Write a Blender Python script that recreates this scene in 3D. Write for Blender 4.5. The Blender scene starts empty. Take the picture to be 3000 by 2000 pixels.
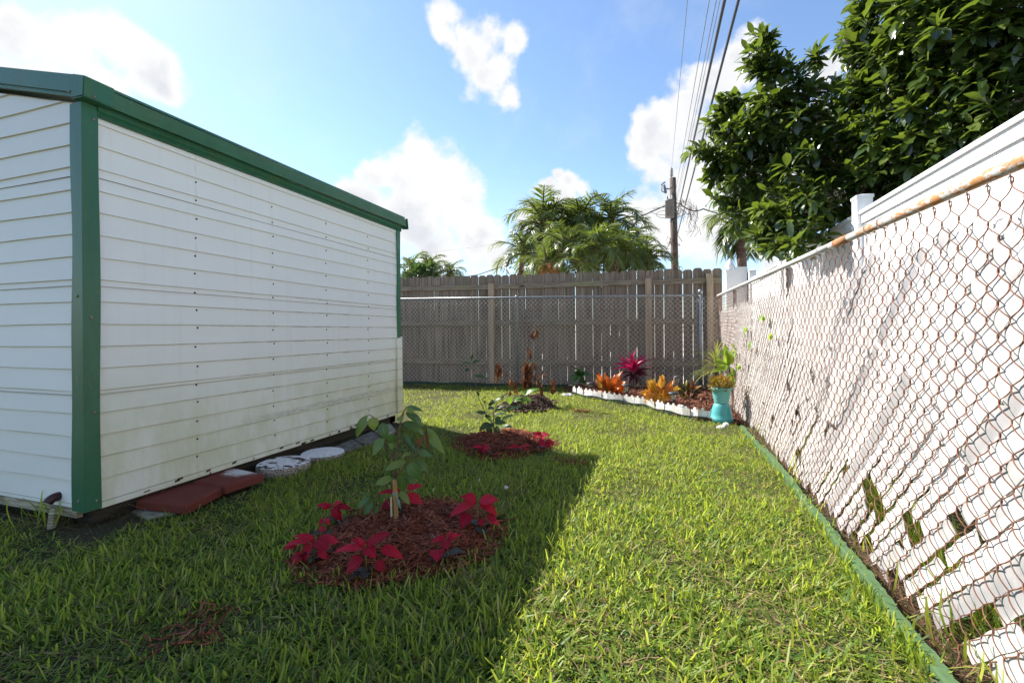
import bpy, math, random
import numpy as np
from mathutils import Vector, Matrix

rnd = random.Random(11)
rng = np.random.default_rng(5)
U = rnd.uniform
SC = bpy.context.scene
COL = SC.collection

# ------------------------------------------------------------------ camera calibration (a ray through a photo pixel -> real place)
F, YAW, ROLL, HZ, EYE = 1333.0, math.radians(18.3), math.radians(-0.4), 29.0, 0.92
CAMROT = (Matrix.Rotation(YAW, 3, 'Z') @ Matrix.Rotation(math.pi / 2, 3, 'X') @ Matrix.Rotation(ROLL, 3, 'Z'))
O = Vector((0, 0, EYE))


def ray(px, py):
    return CAMROT @ Vector(((px - 1500) / F, -(py - 1000 + HZ) / F, -1.0))


def G(px, py, z=0.0):
    d = ray(px, py)
    return O + d * ((z - EYE) / d.z)


def onX(px, py, x):
    d = ray(px, py)
    return O + d * (x / d.x)


def onY(px, py, y):
    d = ray(px, py)
    return O + d * (y / d.y)


def atT(px, py, t):
    return O + ray(px, py) * t


def depth(P):
    return -(CAMROT.transposed() @ (Vector(P) - O)).z


# ------------------------------------------------------------------ mesh builder
class MB:
    def __init__(s):
        s.v, s.f, s.m, s.uv = [], [], [], []

    def add(s, vs, fs, mi=0, uv=None):
        b = len(s.v)
        s.v.extend([tuple(p) for p in vs])
        s.f.extend([tuple(i + b for i in f) for f in fs])
        s.m.extend([mi] * len(fs) if isinstance(mi, int) else mi)
        s.uv.extend(uv if uv else [(0, 0, 0)] * len(vs))

    def box(s, x0, x1, y0, y1, z0, z1, mi=0):
        s.add([(x0, y0, z0), (x1, y0, z0), (x1, y1, z0), (x0, y1, z0), (x0, y0, z1), (x1, y0, z1), (x1, y1, z1), (x0, y1, z1)],
              [(0, 3, 2, 1), (4, 5, 6, 7), (0, 1, 5, 4), (1, 2, 6, 5), (2, 3, 7, 6), (3, 0, 4, 7)], mi)

    def obox(s, c, ax, ay, az, mi=0):
        c, ax, ay, az = map(Vector, (c, ax, ay, az))
        p = lambda i, j, k: c + ax * i + ay * j + az * k
        s.add([p(-1, -1, -1), p(1, -1, -1), p(1, 1, -1), p(-1, 1, -1), p(-1, -1, 1), p(1, -1, 1), p(1, 1, 1), p(-1, 1, 1)],
              [(0, 3, 2, 1), (4, 5, 6, 7), (0, 1, 5, 4), (1, 2, 6, 5), (2, 3, 7, 6), (3, 0, 4, 7)], mi)

    def prism(s, poly, ext, mi=0):
        """polygon of 3-D points swept along ext"""
        n = len(poly)
        ext = Vector(ext)
        P = [Vector(p) for p in poly]
        fs = [tuple(range(n))[::-1], tuple(range(n, 2 * n))]
        for i in range(n):
            j = (i + 1) % n
            fs.append((i, j, n + j, n + i))
        s.add(P + [p + ext for p in P], fs, mi)

    def tube(s, pts, r, n=8, mi=0, cap=True):
        pts = [Vector(p) for p in pts]
        k = len(pts)
        rr = [r] * k if isinstance(r, (int, float)) else list(r)
        d0 = (pts[1] - pts[0]).normalized()
        u = d0.orthogonal().normalized()
        vs, fs, uv = [], [], []
        for i in range(k):
            d = (pts[min(i + 1, k - 1)] - pts[max(i - 1, 0)])
            d = d.normalized() if d.length > 1e-9 else d0
            u = (u - d * u.dot(d))
            u = u.normalized() if u.length > 1e-6 else d.orthogonal().normalized()
            w = d.cross(u)
            for j in range(n):
                a = 2 * math.pi * j / n
                vs.append(pts[i] + (u * math.cos(a) + w * math.sin(a)) * rr[i])
                uv.append((j / n, i / (k - 1), 0))
        for i in range(k - 1):
            for j in range(n):
                j2 = (j + 1) % n
                fs.append((i * n + j, i * n + j2, (i + 1) * n + j2, (i + 1) * n + j))
        if cap:
            fs.append(tuple(range(n))[::-1])
            fs.append(tuple((k - 1) * n + j for j in range(n)))
        s.add(vs, fs, mi, uv)

    def lathe(s, prof, c, n=24, mi=0, rot=None, wob=0.0):
        c = Vector(c)
        vs, fs = [], []
        for (r, z) in prof:
            for j in range(n):
                a = 2 * math.pi * j / n
                p = Vector((r * math.cos(a), r * math.sin(a), z))
                if rot is not None:
                    p = rot @ p
                vs.append(c + p)
        k = len(prof)
        for i in range(k - 1):
            for j in range(n):
                j2 = (j + 1) % n
                fs.append((i * n + j, i * n + j2, (i + 1) * n + j2, (i + 1) * n + j))
        fs.append(tuple(range(n))[::-1])
        fs.append(tuple((k - 1) * n + j for j in range(n)))
        s.add(vs, fs, mi)

    def build(s, name, mats, parent=None, smooth=False, loc=None):
        me = bpy.data.meshes.new(name)
        vs = s.v
        off = Vector(loc) if loc is not None else (parent_origin(parent) if parent else Vector((0, 0, 0)))
        if off.length > 0:
            vs = [(p[0] - off.x, p[1] - off.y, p[2] - off.z) for p in vs]
        me.from_pydata(vs, [], s.f)
        if not isinstance(mats, (list, tuple)):
            mats = [mats]
        for m in mats:
            me.materials.append(m)
        me.polygons.foreach_set('material_index', s.m)
        if smooth:
            me.polygons.foreach_set('use_smooth', [True] * len(s.f))
        at = me.attributes.new('luv', 'FLOAT_VECTOR', 'POINT')
        at.data.foreach_set('vector', np.array(s.uv, dtype=np.float32).ravel())
        me.update()
        o = bpy.data.objects.new(name, me)
        COL.objects.link(o)
        if parent:
            o.parent = parent
        elif loc is not None:
            o.location = loc
        return o


def parent_origin(p):
    v = Vector((0, 0, 0))
    while p:
        v += p.location
        p = p.parent
    return v


def np_mesh(name, V, FQ, mats, parent=None, smooth=False, midx=None):
    me = bpy.data.meshes.new(name)
    nv, nf = len(V), len(FQ)
    k = FQ.shape[1]
    me.vertices.add(nv)
    me.vertices.foreach_set('co', np.ascontiguousarray(V, dtype=np.float32).ravel())
    me.loops.add(nf * k)
    me.loops.foreach_set('vertex_index', np.ascontiguousarray(FQ, dtype=np.int32).ravel())
    me.polygons.add(nf)
    me.polygons.foreach_set('loop_start', np.arange(0, nf * k, k, dtype=np.int32))
    me.polygons.foreach_set('loop_total', np.full(nf, k, dtype=np.int32))
    for m in (mats if isinstance(mats, (list, tuple)) else [mats]):
        me.materials.append(m)
    if midx is not None:
        me.polygons.foreach_set('material_index', np.ascontiguousarray(midx, dtype=np.int32))
    if smooth:
        me.polygons.foreach_set('use_smooth', np.ones(nf, dtype=bool))
    me.update(calc_edges=True)
    o = bpy.data.objects.new(name, me)
    COL.objects.link(o)
    if parent:
        o.parent = parent
    return o


def tag(o, label=None, cat=None, group=None, kind=None):
    if label:
        o['label'] = label
    if cat:
        o['category'] = cat
    if group:
        o['group'] = group
    if kind:
        o['kind'] = kind
    return o


def thing(name, label, cat, loc=(0, 0, 0), group=None, kind=None):
    o = bpy.data.objects.new(name, None)
    o.empty_display_size = 0.1
    COL.objects.link(o)
    o.location = loc
    return tag(o, label, cat, group, kind)


# leaf / blade between two points
PROF = {
    'oval': lambda t: max(0.05, math.sin(math.pi * min(1, t * 0.97 + 0.02)) ** 0.75),
    'ovate': lambda t: max(0.04, math.sin(math.pi * t ** 0.72) ** 0.8),
    'lance': lambda t: max(0.04, (math.sin(math.pi * (t ** 0.62)) ** 0.9)),
    'blade': lambda t: max(0.05, (0.55 + 0.9 * t if t < 0.5 else 1.0) * (1 - max(0, t - .35) / .65) ** 0.75),
    'spear': lambda t: max(0.05, min(1, 0.5 + 1.6 * t) * (1 - t ** 3)),
}


def leaf(mb, P0, P1, W, nrm=(0, 0, 1), bow=0.08, fold=0.18, ns=5, prof='oval', mi=0, wav=0.0, curl=0.0):
    P0, P1 = Vector(P0), Vector(P1)
    d = P1 - P0
    L = d.length
    if L < 1e-6:
        return
    d /= L
    n = Vector(nrm)
    n = n - d * n.dot(d)
    if n.length < 1e-4:
        n = d.orthogonal()
    n.normalize()
    sd = d.cross(n)
    vs, uv = [], []
    ph = U(0, 6.28)
    for i in range(ns + 1):
        t = i / ns
        c = P0 + d * (L * t) + n * (bow * L * math.sin(math.pi * t) - curl * L * t * t)
        w = W * 0.5 * PROF[prof](t)
        wv = wav * W * math.sin(ph + t * 9)
        vs += [c - sd * w + n * (fold * w + wv), c, c + sd * w + n * (fold * w - wv)]
        uv += [(-1, t, 0), (0, t, 0), (1, t, 0)]
    fs = []
    for i in range(ns):
        a = i * 3
        fs += [(a, a + 1, a + 4, a + 3), (a + 1, a + 2, a + 5, a + 4)]
    mb.add(vs, fs, mi, uv)


def in_poly(X, Y, poly):
    X = np.asarray(X)
    Y = np.asarray(Y)
    inside = np.zeros(X.shape, bool)
    n = len(poly)
    for i in range(n):
        x0, y0 = poly[i]
        x1, y1 = poly[(i + 1) % n]
        c = ((y0 > Y) != (y1 > Y)) & (X < (x1 - x0) * (Y - y0) / (y1 - y0 + 1e-12) + x0)
        inside ^= c
    return inside


def edge_dist(X, Y, poly):
    D = np.full(np.shape(X), 1e9)
    n = len(poly)
    for i in range(n):
        x0, y0 = poly[i]
        x1, y1 = poly[(i + 1) % n]
        dx, dy = x1 - x0, y1 - y0
        t = np.clip(((X - x0) * dx + (Y - y0) * dy) / (dx * dx + dy * dy + 1e-12), 0, 1)
        D = np.minimum(D, np.hypot(X - x0 - t * dx, Y - y0 - t * dy))
    return D


# ------------------------------------------------------------------ materials
def nd(nt, typ, ins=None, **at):
    n = nt.nodes.new(typ)
    for k, v in at.items():
        setattr(n, k, v)
    for k, v in (ins or {}).items():
        s = n.inputs[k]
        if isinstance(v, bpy.types.NodeSocket):
            nt.links.new(v, s)
        else:
            if hasattr(s.default_value, '__len__') and isinstance(v, (tuple, list)) and len(s.default_value) == 4 and len(v) == 3:
                v = (*v, 1)
            s.default_value = v
    return n


def mth(nt, op, a, b=0.0, c=0.0, clamp=False):
    n = nd(nt, 'ShaderNodeMath', {0: a, 1: b, 2: c}, operation=op, use_clamp=clamp)
    return n.outputs[0]


def mixc(nt, f, a, b, blend='MIX'):
    n = nd(nt, 'ShaderNodeMix', {}, data_type='RGBA', blend_type=blend)
    for k, v in ((0, f), (6, a), (7, b)):
        s = n.inputs[k]
        if isinstance(v, bpy.types.NodeSocket):
            nt.links.new(v, s)
        else:
            s.default_value = (*v, 1) if k > 0 and len(v) == 3 else v
    return n.outputs[2]


def smooth(nt, x, lo, hi):
    n = nd(nt, 'ShaderNodeMapRange', {0: x, 1: lo, 2: hi, 3: 0.0, 4: 1.0}, interpolation_type='SMOOTHSTEP')
    return n.outputs[0]


def noise(nt, vec, scale=5.0, detail=4.0, rough=0.55, stretch=None, col=False, dist=0.0):
    if stretch is not None:
        vec = nd(nt, 'ShaderNodeVectorMath', {0: vec, 1: stretch}, operation='MULTIPLY').outputs[0]
    n = nd(nt, 'ShaderNodeTexNoise', {'Vector': vec, 'Scale': scale, 'Detail': detail, 'Roughness': rough, 'Distortion': dist})
    return n.outputs['Color' if col else 'Fac']


def pos(nt):
    return nd(nt, 'ShaderNodeNewGeometry').outputs['Position']


def geo(nt, k):
    return nd(nt, 'ShaderNodeNewGeometry').outputs[k]


def sep(nt, v):
    n = nd(nt, 'ShaderNodeSeparateXYZ', {0: v})
    return n.outputs


def luv(nt):
    return nd(nt, 'ShaderNodeAttribute', attribute_name='luv', attribute_type='GEOMETRY').outputs['Vector']


def new_mat(name, rough=0.6, spec=0.4):
    m = bpy.data.materials.new(name)
    m.use_nodes = True
    nt = m.node_tree
    b = nt.nodes['Principled BSDF']
    b.inputs['Roughness'].default_value = rough
    b.inputs['Specular IOR Level'].default_value = spec
    return m, nt, b


def setc(nt, b, c):
    s = b.inputs['Base Color']
    if isinstance(c, bpy.types.NodeSocket):
        nt.links.new(c, s)
    else:
        s.default_value = (*c, 1)


def bump(nt, b, h, strength=0.3, dist=0.01):
    n = nd(nt, 'ShaderNodeBump', {'Height': h, 'Strength': strength, 'Distance': dist})
    nt.links.new(n.outputs[0], b.inputs['Normal'])


def ramp(nt, fac, stops, interp='LINEAR'):
    n = nd(nt, 'ShaderNodeValToRGB', {0: fac})
    cr = n.color_ramp
    cr.interpolation = interp
    while len(cr.elements) < len(stops):
        cr.elements.new(0.5)
    for e, (p, c) in zip(cr.elements, stops):
        e.position = p
        e.color = (*c, 1)
    return n.outputs[0]


def simple(name, c1, c2=None, sc=20, rough=0.6, spec=0.4, bmp=0.0, metal=0.0, stretch=None, detail=5):
    m, nt, b = new_mat(name, rough, spec)
    p = pos(nt)
    f = noise(nt, p, sc, detail, 0.6, stretch)
    setc(nt, b, mixc(nt, smooth(nt, f, .35, .65), c1, c2 or tuple(x * .75 for x in c1)))
    b.inputs['Metallic'].default_value = metal
    if bmp:
        bump(nt, b, f, bmp, 0.01)
    return m


def leaf_mat(name, stops, trans=0.35, rough=0.4, spec=0.5, vein=None, veinw=0.12, tip=None, tcol=None, sidev=0.0, spots=None):
    """stops over the random value of each leaf; optional paler midrib, coloured edge, side veins"""
    m, nt, b = new_mat(name, rough, spec)
    r = geo(nt, 'Random Per Island')
    c = ramp(nt, r, stops)
    u = sep(nt, luv(nt))
    au = mth(nt, 'ABSOLUTE', u[0])
    p = pos(nt)
    nf = noise(nt, p, 45, 4)
    c = mixc(nt, mth(nt, 'MULTIPLY', smooth(nt, nf, .4, .75), .35), c, tuple(x * .55 for x in stops[len(stops) // 2][1]))
    if spots:
        c = mixc(nt, smooth(nt, noise(nt, p, 30, 3), .58, .68), c, spots)
    if tip:
        c = mixc(nt, mth(nt, 'MULTIPLY', smooth(nt, au, .45, 1.0), .7), c, tip)
    if vein:
        w = mth(nt, 'SUBTRACT', 1.0, smooth(nt, au, veinw * .3, veinw))
        if sidev:
            s = mth(nt, 'FRACT', mth(nt, 'SUBTRACT', mth(nt, 'MULTIPLY', u[1], 8.0), mth(nt, 'MULTIPLY', au, 1.6)))
            sv = mth(nt, 'MULTIPLY', mth(nt, 'SUBTRACT', 1.0, smooth(nt, mth(nt, 'ABSOLUTE', mth(nt, 'SUBTRACT', s, .5)), .04, .14)), sidev)
            w = mth(nt, 'MAXIMUM', w, sv)
        c = mixc(nt, mth(nt, 'MULTIPLY', w, .75), c, vein)
    setc(nt, b, c)
    tr = nd(nt, 'ShaderNodeBsdfTranslucent')
    tc = mixc(nt, .6, c, tcol, 'MIX') if tcol else c
    nt.links.new(tc, tr.inputs[0])
    mx = nd(nt, 'ShaderNodeMixShader', {0: trans, 1: b.outputs[0], 2: tr.outputs[0]})
    nt.links.new(mx.outputs[0], nt.nodes['Material Output'].inputs[0])
    return m


M = {}


def make_materials():
    # ---- shed siding
    m, nt, b = new_mat('painted white siding', .55, .35)
    p = pos(nt)
    x, y, z = sep(nt, p)[:3]
    nz = sep(nt, geo(nt, 'Normal'))[2]
    big = noise(nt, p, 1.3, 4, .6)
    streak = noise(nt, p, 4.0, 6, .7, (1, 2.6, 1.1))
    base = mixc(nt, smooth(nt, big, .3, .7), (.81, .795, .745), (.77, .76, .725))
    base = mixc(nt, mth(nt, 'MULTIPLY', smooth(nt, noise(nt, p, 3.0, 6, .7, (1, 9, .25)), .5, .78), .16), base, (.45, .44, .36))
    side = smooth(nt, x, -2.68, -2.62)
    alg = mth(nt, 'MULTIPLY', mth(nt, 'SUBTRACT', 1.0, smooth(nt, z, .15, .85)), smooth(nt, mth(nt, 'ADD', mth(nt, 'MULTIPLY', streak, .55), mth(nt, 'MULTIPLY', big, .55)), .40, .66))
    alg = mth(nt, 'MULTIPLY', mth(nt, 'MULTIPLY', alg, mth(nt, 'ADD', .12, mth(nt, 'MULTIPLY', side, .75))), 1.0)
    base = mixc(nt, alg, base, (.50, .49, .24))
    warm = mth(nt, 'MULTIPLY', mth(nt, 'MULTIPLY', mth(nt, 'SUBTRACT', 1.0, smooth(nt, z, .2, 1.2)), side), .5)
    base = mixc(nt, warm, base, (.68, .66, .52))
    # scuffed brown band low on the long wall
    bz = mth(nt, 'ADD', .352, mth(nt, 'MULTIPLY', mth(nt, 'SUBTRACT', big, .5), .05))
    band = mth(nt, 'SUBTRACT', 1.0, smooth(nt, mth(nt, 'ABSOLUTE', mth(nt, 'SUBTRACT', z, bz)), .004, .03))
    band = mth(nt, 'MULTIPLY', mth(nt, 'MULTIPLY', band, smooth(nt, y, 2.1, 2.6)), mth(nt, 'MULTIPLY', side, smooth(nt, noise(nt, p, 25, 5, .7, (1, 1, 5)), .35, .65)))
    base = mixc(nt, mth(nt, 'MULTIPLY', band, .55), base, (.27, .22, .18))
    # dirt and mould where a lap meets the next, with lap shadow lines painted in
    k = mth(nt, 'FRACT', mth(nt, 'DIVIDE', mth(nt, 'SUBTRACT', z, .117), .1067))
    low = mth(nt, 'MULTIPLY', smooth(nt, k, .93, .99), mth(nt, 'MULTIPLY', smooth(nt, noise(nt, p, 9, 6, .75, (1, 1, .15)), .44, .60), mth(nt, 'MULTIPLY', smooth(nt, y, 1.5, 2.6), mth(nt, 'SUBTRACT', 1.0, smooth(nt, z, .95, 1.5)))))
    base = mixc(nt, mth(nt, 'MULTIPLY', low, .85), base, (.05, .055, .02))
    line = mth(nt, 'MULTIPLY', smooth(nt, k, .962, .985), mth(nt, 'SUBTRACT', .62, mth(nt, 'MULTIPLY', smooth(nt, z, .8, 1.5), .45)))  # brown line paints the lap's cast shadow together with settled dirt
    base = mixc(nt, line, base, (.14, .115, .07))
    # rust runs under the nails
    run = None
    for yk in (onX(578, 1000, -2.57).y, onX(803, 1000, -2.57).y, onX(959, 1000, -2.57).y, onX(1081, 1000, -2.57).y):
        a = mth(nt, 'SUBTRACT', 1.0, smooth(nt, mth(nt, 'ABSOLUTE', mth(nt, 'SUBTRACT', y, yk)), .001, .0045))
        run = a if run is None else mth(nt, 'MAXIMUM', run, a)
    run = mth(nt, 'MULTIPLY', mth(nt, 'MULTIPLY', run, side), mth(nt, 'MULTIPLY', smooth(nt, noise(nt, p, 7, 3), .48, .65), .26))
    base = mixc(nt, run, base, (.38, .24, .12))
    specks = smooth(nt, noise(nt, p, 140, 2), .76, .80)
    base = mixc(nt, mth(nt, 'MULTIPLY', specks, .5), base, (.25, .22, .16))
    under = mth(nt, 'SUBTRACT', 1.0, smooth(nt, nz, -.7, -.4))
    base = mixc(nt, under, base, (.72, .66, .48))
    setc(nt, b, base)
    bump(nt, b, noise(nt, p, 40, 4, .6, (3, 3, 9)), .12, .004)
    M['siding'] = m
    # ---- green trim
    m, nt, b = new_mat('green painted trim', .42, .45)
    p = pos(nt)
    c = mixc(nt, smooth(nt, noise(nt, p, 4, 5, .6, (2, 2, .7)), .3, .7), (.022, .110, .056), (.033, .135, .070))
    c = mixc(nt, mth(nt, 'MULTIPLY', smooth(nt, noise(nt, p, 2.2, 4, .6, (3, 3, .6)), .52, .72), .45), c, (.075, .12, .032))
    c = mixc(nt, mth(nt, 'MULTIPLY', smooth(nt, noise(nt, p, 160, 2, .5, (1, 1, .6)), .68, .76), .45), c, (.2, .27, .1))
    c = mixc(nt, mth(nt, 'MULTIPLY', smooth(nt, noise(nt, p, 12, 6, .7, (1, 1, .3)), .66, .75), .35), c, (.32, .42, .33))
    setc(nt, b, c)
    bump(nt, b, noise(nt, p, 3, 3), .15, .02)
    M['green'] = m
    M['roof'] = simple('green metal roof', (.035, .14, .075), (.05, .16, .09), 6, .45)
    M['seam'] = simple('dark seam', (.26, .22, .17), (.14, .12, .09), 30)
    M['nail'] = simple('rusty nail', (.035, .02, .014), (.07, .035, .02), 80, .7)
    M['screw'] = simple('grey screw head', (.3, .27, .22), (.16, .12, .09), 200, .45, metal=.6)
    M['darkwood'] = simple('dark rotten wood', (.045, .036, .024), (.02, .016, .01), 12, .9, bmp=.6, stretch=(1, .3, 3))
    M['oldwood'] = simple('flaking pale wood', (.50, .45, .32), (.16, .13, .07), 18, .85, bmp=.6, stretch=(.5, .5, 6), detail=8)
    M['maroon'] = simple('maroon painted pipe', (.055, .014, .016), (.03, .01, .01), 30, .35)
    M['greyplastic'] = simple('grey pipe end', (.42, .42, .42), (.3, .3, .29), 30, .6)
    # ---- paving
    m, nt, b = new_mat('red paver', .85, .2)
    p = pos(nt)
    c = mixc(nt, noise(nt, p, 14, 5), (.19, .048, .032), (.125, .03, .022))
    c = mixc(nt, smooth(nt, noise(nt, p, 30, 6, .75), .66, .70), c, (.5, .44, .40))
    setc(nt, b, c)
    bump(nt, b, noise(nt, p, 90, 4), .3, .004)
    M['redpaver'] = m
    m, nt, b = new_mat('red paver with white paint spill', .85, .2)
    p = pos(nt)
    c = mixc(nt, noise(nt, p, 14, 5), (.19, .05, .034), (.13, .032, .024))
    q = G(716, 1381, .07)
    dst = nd(nt, 'ShaderNodeVectorMath', {0: p, 1: tuple(q)}, operation='DISTANCE').outputs['Value']
    f = smooth(nt, mth(nt, 'ADD', dst, mth(nt, 'MULTIPLY', noise(nt, p, 22, 6, .8), .2)), .24, .10)
    f = mth(nt, 'SUBTRACT', 1.0, smooth(nt, mth(nt, 'ADD', dst, mth(nt, 'MULTIPLY', noise(nt, p, 22, 6, .8), .2)), .15, .23))
    c = mixc(nt, f, c, (.62, .58, .55))
    setc(nt, b, c)
    bump(nt, b, noise(nt, p, 90, 4), .3, .004)
    M['redpaver_paint'] = m

    def disc(name, thr, dark):
        m, nt, b = new_mat(name, .9, .15)
        p = pos(nt)
        nz = sep(nt, geo(nt, 'Normal'))[2]
        agg = ramp(nt, noise(nt, p, 120, 3, .6), [(.35, (.10, .07, .055)), (.5, (.30, .23, .18)), (.62, (.55, .5, .45))])
        top = mixc(nt, smooth(nt, noise(nt, p, 60, 5), .35, .7), (.80, .77, .76), (.62, .58, .56))
        top = mixc(nt, smooth(nt, noise(nt, p, 9, 7, .68, (1, 2, 1)), thr, thr + .03), top, dark)
        z = smooth(nt, nz, .45, .8)
        f = mth(nt, 'MULTIPLY', z, 1.0)
        setc(nt, b, mixc(nt, f, agg, top))
        bump(nt, b, noise(nt, p, 110, 4), .5, .006)
        return m
    M['disc_worn'] = disc('worn white stepping stone', .515, (.055, .04, .03))
    M['disc_white'] = disc('white stepping stone', .66, (.4, .35, .3))
    M['concrete'] = simple('grey concrete', (.20, .185, .165), (.11, .095, .08), 16, .9, .2, .5)
    M['paleconcrete'] = simple('pale concrete', (.36, .34, .27), (.2, .18, .13), 14, .9, .2, .5)
    M['whiterock'] = simple('white stone', (.74, .73, .70), (.55, .53, .5), 22, .8, .2, .4)
    # ---- ground
    m, nt, b = new_mat('soil', .95, .1)
    p = pos(nt)
    c = mixc(nt, noise(nt, p, 9, 6), (.07, .062, .032), (.038, .036, .018))
    c = mixc(nt, smooth(nt, noise(nt, p, 3, 4), .45, .7), c, (.07, .075, .026))
    c = mixc(nt, smooth(nt, noise(nt, p, 70, 4), .58, .7), c, (.22, .17, .1))
    setc(nt, b, c)
    bump(nt, b, noise(nt, p, 45, 6), .8, .02)
    M['soil'] = m
    M['alley'] = simple('pale sandy shell ground', (.62, .58, .50), (.5, .46, .39), 3, .9, .1)
    # ---- wood fence
    def wood(name, cs, vert=True, rustic=.5):
        m, nt, b = new_mat(name, .85, .2)
        p = pos(nt)
        r = geo(nt, 'Random Per Island')
        sh = nd(nt, 'ShaderNodeVectorMath', {0: p, 1: nd(nt, 'ShaderNodeCombineXYZ', {0: mth(nt, 'MULTIPLY', r, 17.0), 1: mth(nt, 'MULTIPLY', r, 5.0), 2: mth(nt, 'MULTIPLY', r, 31.0)}).outputs[0]}, operation='ADD').outputs[0]
        st = (28, 28, 1.1) if vert else (1.1, 28, 28)
        g = noise(nt, sh, 1.6, 6, .62, st, dist=.6)
        knots = noise(nt, sh, 1.0, 2, .5, (9, 9, 3.2) if vert else (3.2, 9, 9))
        c = ramp(nt, r, [(0, cs[0]), (.5, cs[1]), (1, cs[2])])
        c = mixc(nt, smooth(nt, g, .42, .66), c, cs[3])
        c = mixc(nt, mth(nt, 'MULTIPLY', smooth(nt, noise(nt, p, 2.2, 4), .5, .75), rustic), c, cs[4])
        c = mixc(nt, smooth(nt, knots, .76, .79), c, (.045, .028, .02))
        setc(nt, b, c)
        bump(nt, b, g, .35, .006)
        return m
    M['board'] = wood('weathered grey fence board', [(.29, .228, .178), (.235, .18, .14), (.34, .27, .21), (.125, .094, .07), (.22, .19, .125)])
    M['railwood'] = wood('weathered fence rail', [(.32, .26, .19), (.27, .215, .16), (.34, .275, .205), (.16, .125, .09), (.24, .235, .11)], False, .6)
    M['postwood'] = wood('tan fence post', [(.50, .38, .26), (.46, .34, .235), (.43, .33, .23), (.28, .20, .135), (.40, .32, .21)])
    # ---- metal
    M['galv'] = simple('galvanised steel', (.30, .31, .32), (.20, .205, .21), 30, .45, .5, metal=.55)
    M['galvwire'] = simple('galvanised wire', (.62, .59, .55), (.45, .41, .37), 60, .6, .4, metal=.0)
    m, nt, b = new_mat('rusting top rail', .55, .4)
    p = pos(nt)
    y = sep(nt, p)[1]
    w = mth(nt, 'SUBTRACT', 1.0, smooth(nt, y, 2.15, 2.55))
    n1 = noise(nt, p, 60, 6, .75, (1, .4, 1))
    n2 = noise(nt, p, 8, 4, .6)
    f = smooth(nt, mth(nt, 'ADD', mth(nt, 'MULTIPLY', n1, .6), mth(nt, 'ADD', mth(nt, 'MULTIPLY', n2, .35), mth(nt, 'MULTIPLY', w, .1))), .545, .60)
    f = mth(nt, 'MULTIPLY', f, mth(nt, 'ADD', .06, mth(nt, 'MULTIPLY', w, .94)))
    c = mixc(nt, noise(nt, p, 25, 4), (.52, .51, .49), (.40, .39, .38))
    setc(nt, b, mixc(nt, f, c, mixc(nt, n2, (.33, .135, .05), (.45, .22, .08))))
    bump(nt, b, n1, .2, .003)
    M['rustrail'] = m
    M['rustsleeve'] = simple('rusty sleeve', (.30, .12, .05), (.38, .20, .10), 50, .7, .3, .3)
    m, nt, b = new_mat('rusted chain link wire', .7, .3)
    p = pos(nt)
    y = sep(nt, p)[1]
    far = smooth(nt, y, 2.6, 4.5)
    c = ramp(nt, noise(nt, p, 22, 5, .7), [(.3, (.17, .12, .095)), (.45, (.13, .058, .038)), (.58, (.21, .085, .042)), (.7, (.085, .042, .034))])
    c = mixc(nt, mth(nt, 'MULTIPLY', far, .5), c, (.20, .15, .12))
    setc(nt, b, c)
    M['rustwire'] = m
    m, nt, b = new_mat('white privacy slat', .55, .35)
    p = pos(nt)
    r = geo(nt, 'Random Per Island')
    xyz = sep(nt, p)
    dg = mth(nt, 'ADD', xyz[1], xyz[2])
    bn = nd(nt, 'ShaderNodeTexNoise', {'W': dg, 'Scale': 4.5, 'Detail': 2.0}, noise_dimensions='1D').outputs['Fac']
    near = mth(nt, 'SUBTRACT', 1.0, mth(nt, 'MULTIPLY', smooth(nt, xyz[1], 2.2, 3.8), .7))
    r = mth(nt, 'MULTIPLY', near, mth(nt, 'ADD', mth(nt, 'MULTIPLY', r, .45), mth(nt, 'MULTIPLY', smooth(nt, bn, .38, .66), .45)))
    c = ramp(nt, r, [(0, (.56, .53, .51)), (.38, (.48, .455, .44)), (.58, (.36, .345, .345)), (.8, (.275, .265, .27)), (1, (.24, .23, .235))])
    c = mixc(nt, mth(nt, 'MULTIPLY', smooth(nt, noise(nt, p, 16, 6, .7), .52, .74), .5), c, (.44, .41, .38))
    c = mixc(nt, mth(nt, 'MULTIPLY', smooth(nt, noise(nt, p, 120, 2), .68, .74), .5), c, (.33, .30, .28))
    setc(nt, b, c)
    bump(nt, b, noise(nt, p, 12, 3), .25, .01)
    M['slat'] = m
    M['vinyl'] = simple('white vinyl', (.82, .81, .80), (.78, .77, .755), 2, .4, .45)
    m, nt, b = new_mat('green plastic edging', .8, .12)
    p = pos(nt)
    c = mixc(nt, noise(nt, p, 10, 4), (.052, .100, .042), (.075, .125, .056))
    c = mixc(nt, mth(nt, 'MULTIPLY', mth(nt, 'SUBTRACT', 1.0, smooth(nt, sep(nt, p)[2], .004, .03)), smooth(nt, noise(nt, p, 25, 4), .35, .6)), c, (.09, .065, .04))
    c = mixc(nt, mth(nt, 'MULTIPLY', smooth(nt, noise(nt, p, 35, 6, .7), .55, .7), .4), c, (.15, .17, .11))
    setc(nt, b, c)
    M['edging'] = m
    M['edgingdark'] = simple('dark green plastic edging', (.020, .045, .030), (.012, .026, .018), 14, .5, .4)
    M['picket'] = simple('white plastic picket', (.80, .79, .76), (.62, .58, .5), 14, .55, .35, detail=6)
    # ---- mulch
    m, nt, b = new_mat('red mulch chips', .85, .2)
    r = geo(nt, 'Random Per Island')
    setc(nt, b, ramp(nt, r, [(0, (.07, .018, .011)), (.35, (.18, .050, .025)), (.75, (.31, .10, .048)), (.9, (.12, .03, .018)), (1, (.40, .19, .12))]))
    M['mulch'] = m
    M['mulchbase'] = simple('red mulch bed', (.07, .016, .010), (.03, .01, .007), 50, .95, .1, .8)
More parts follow.
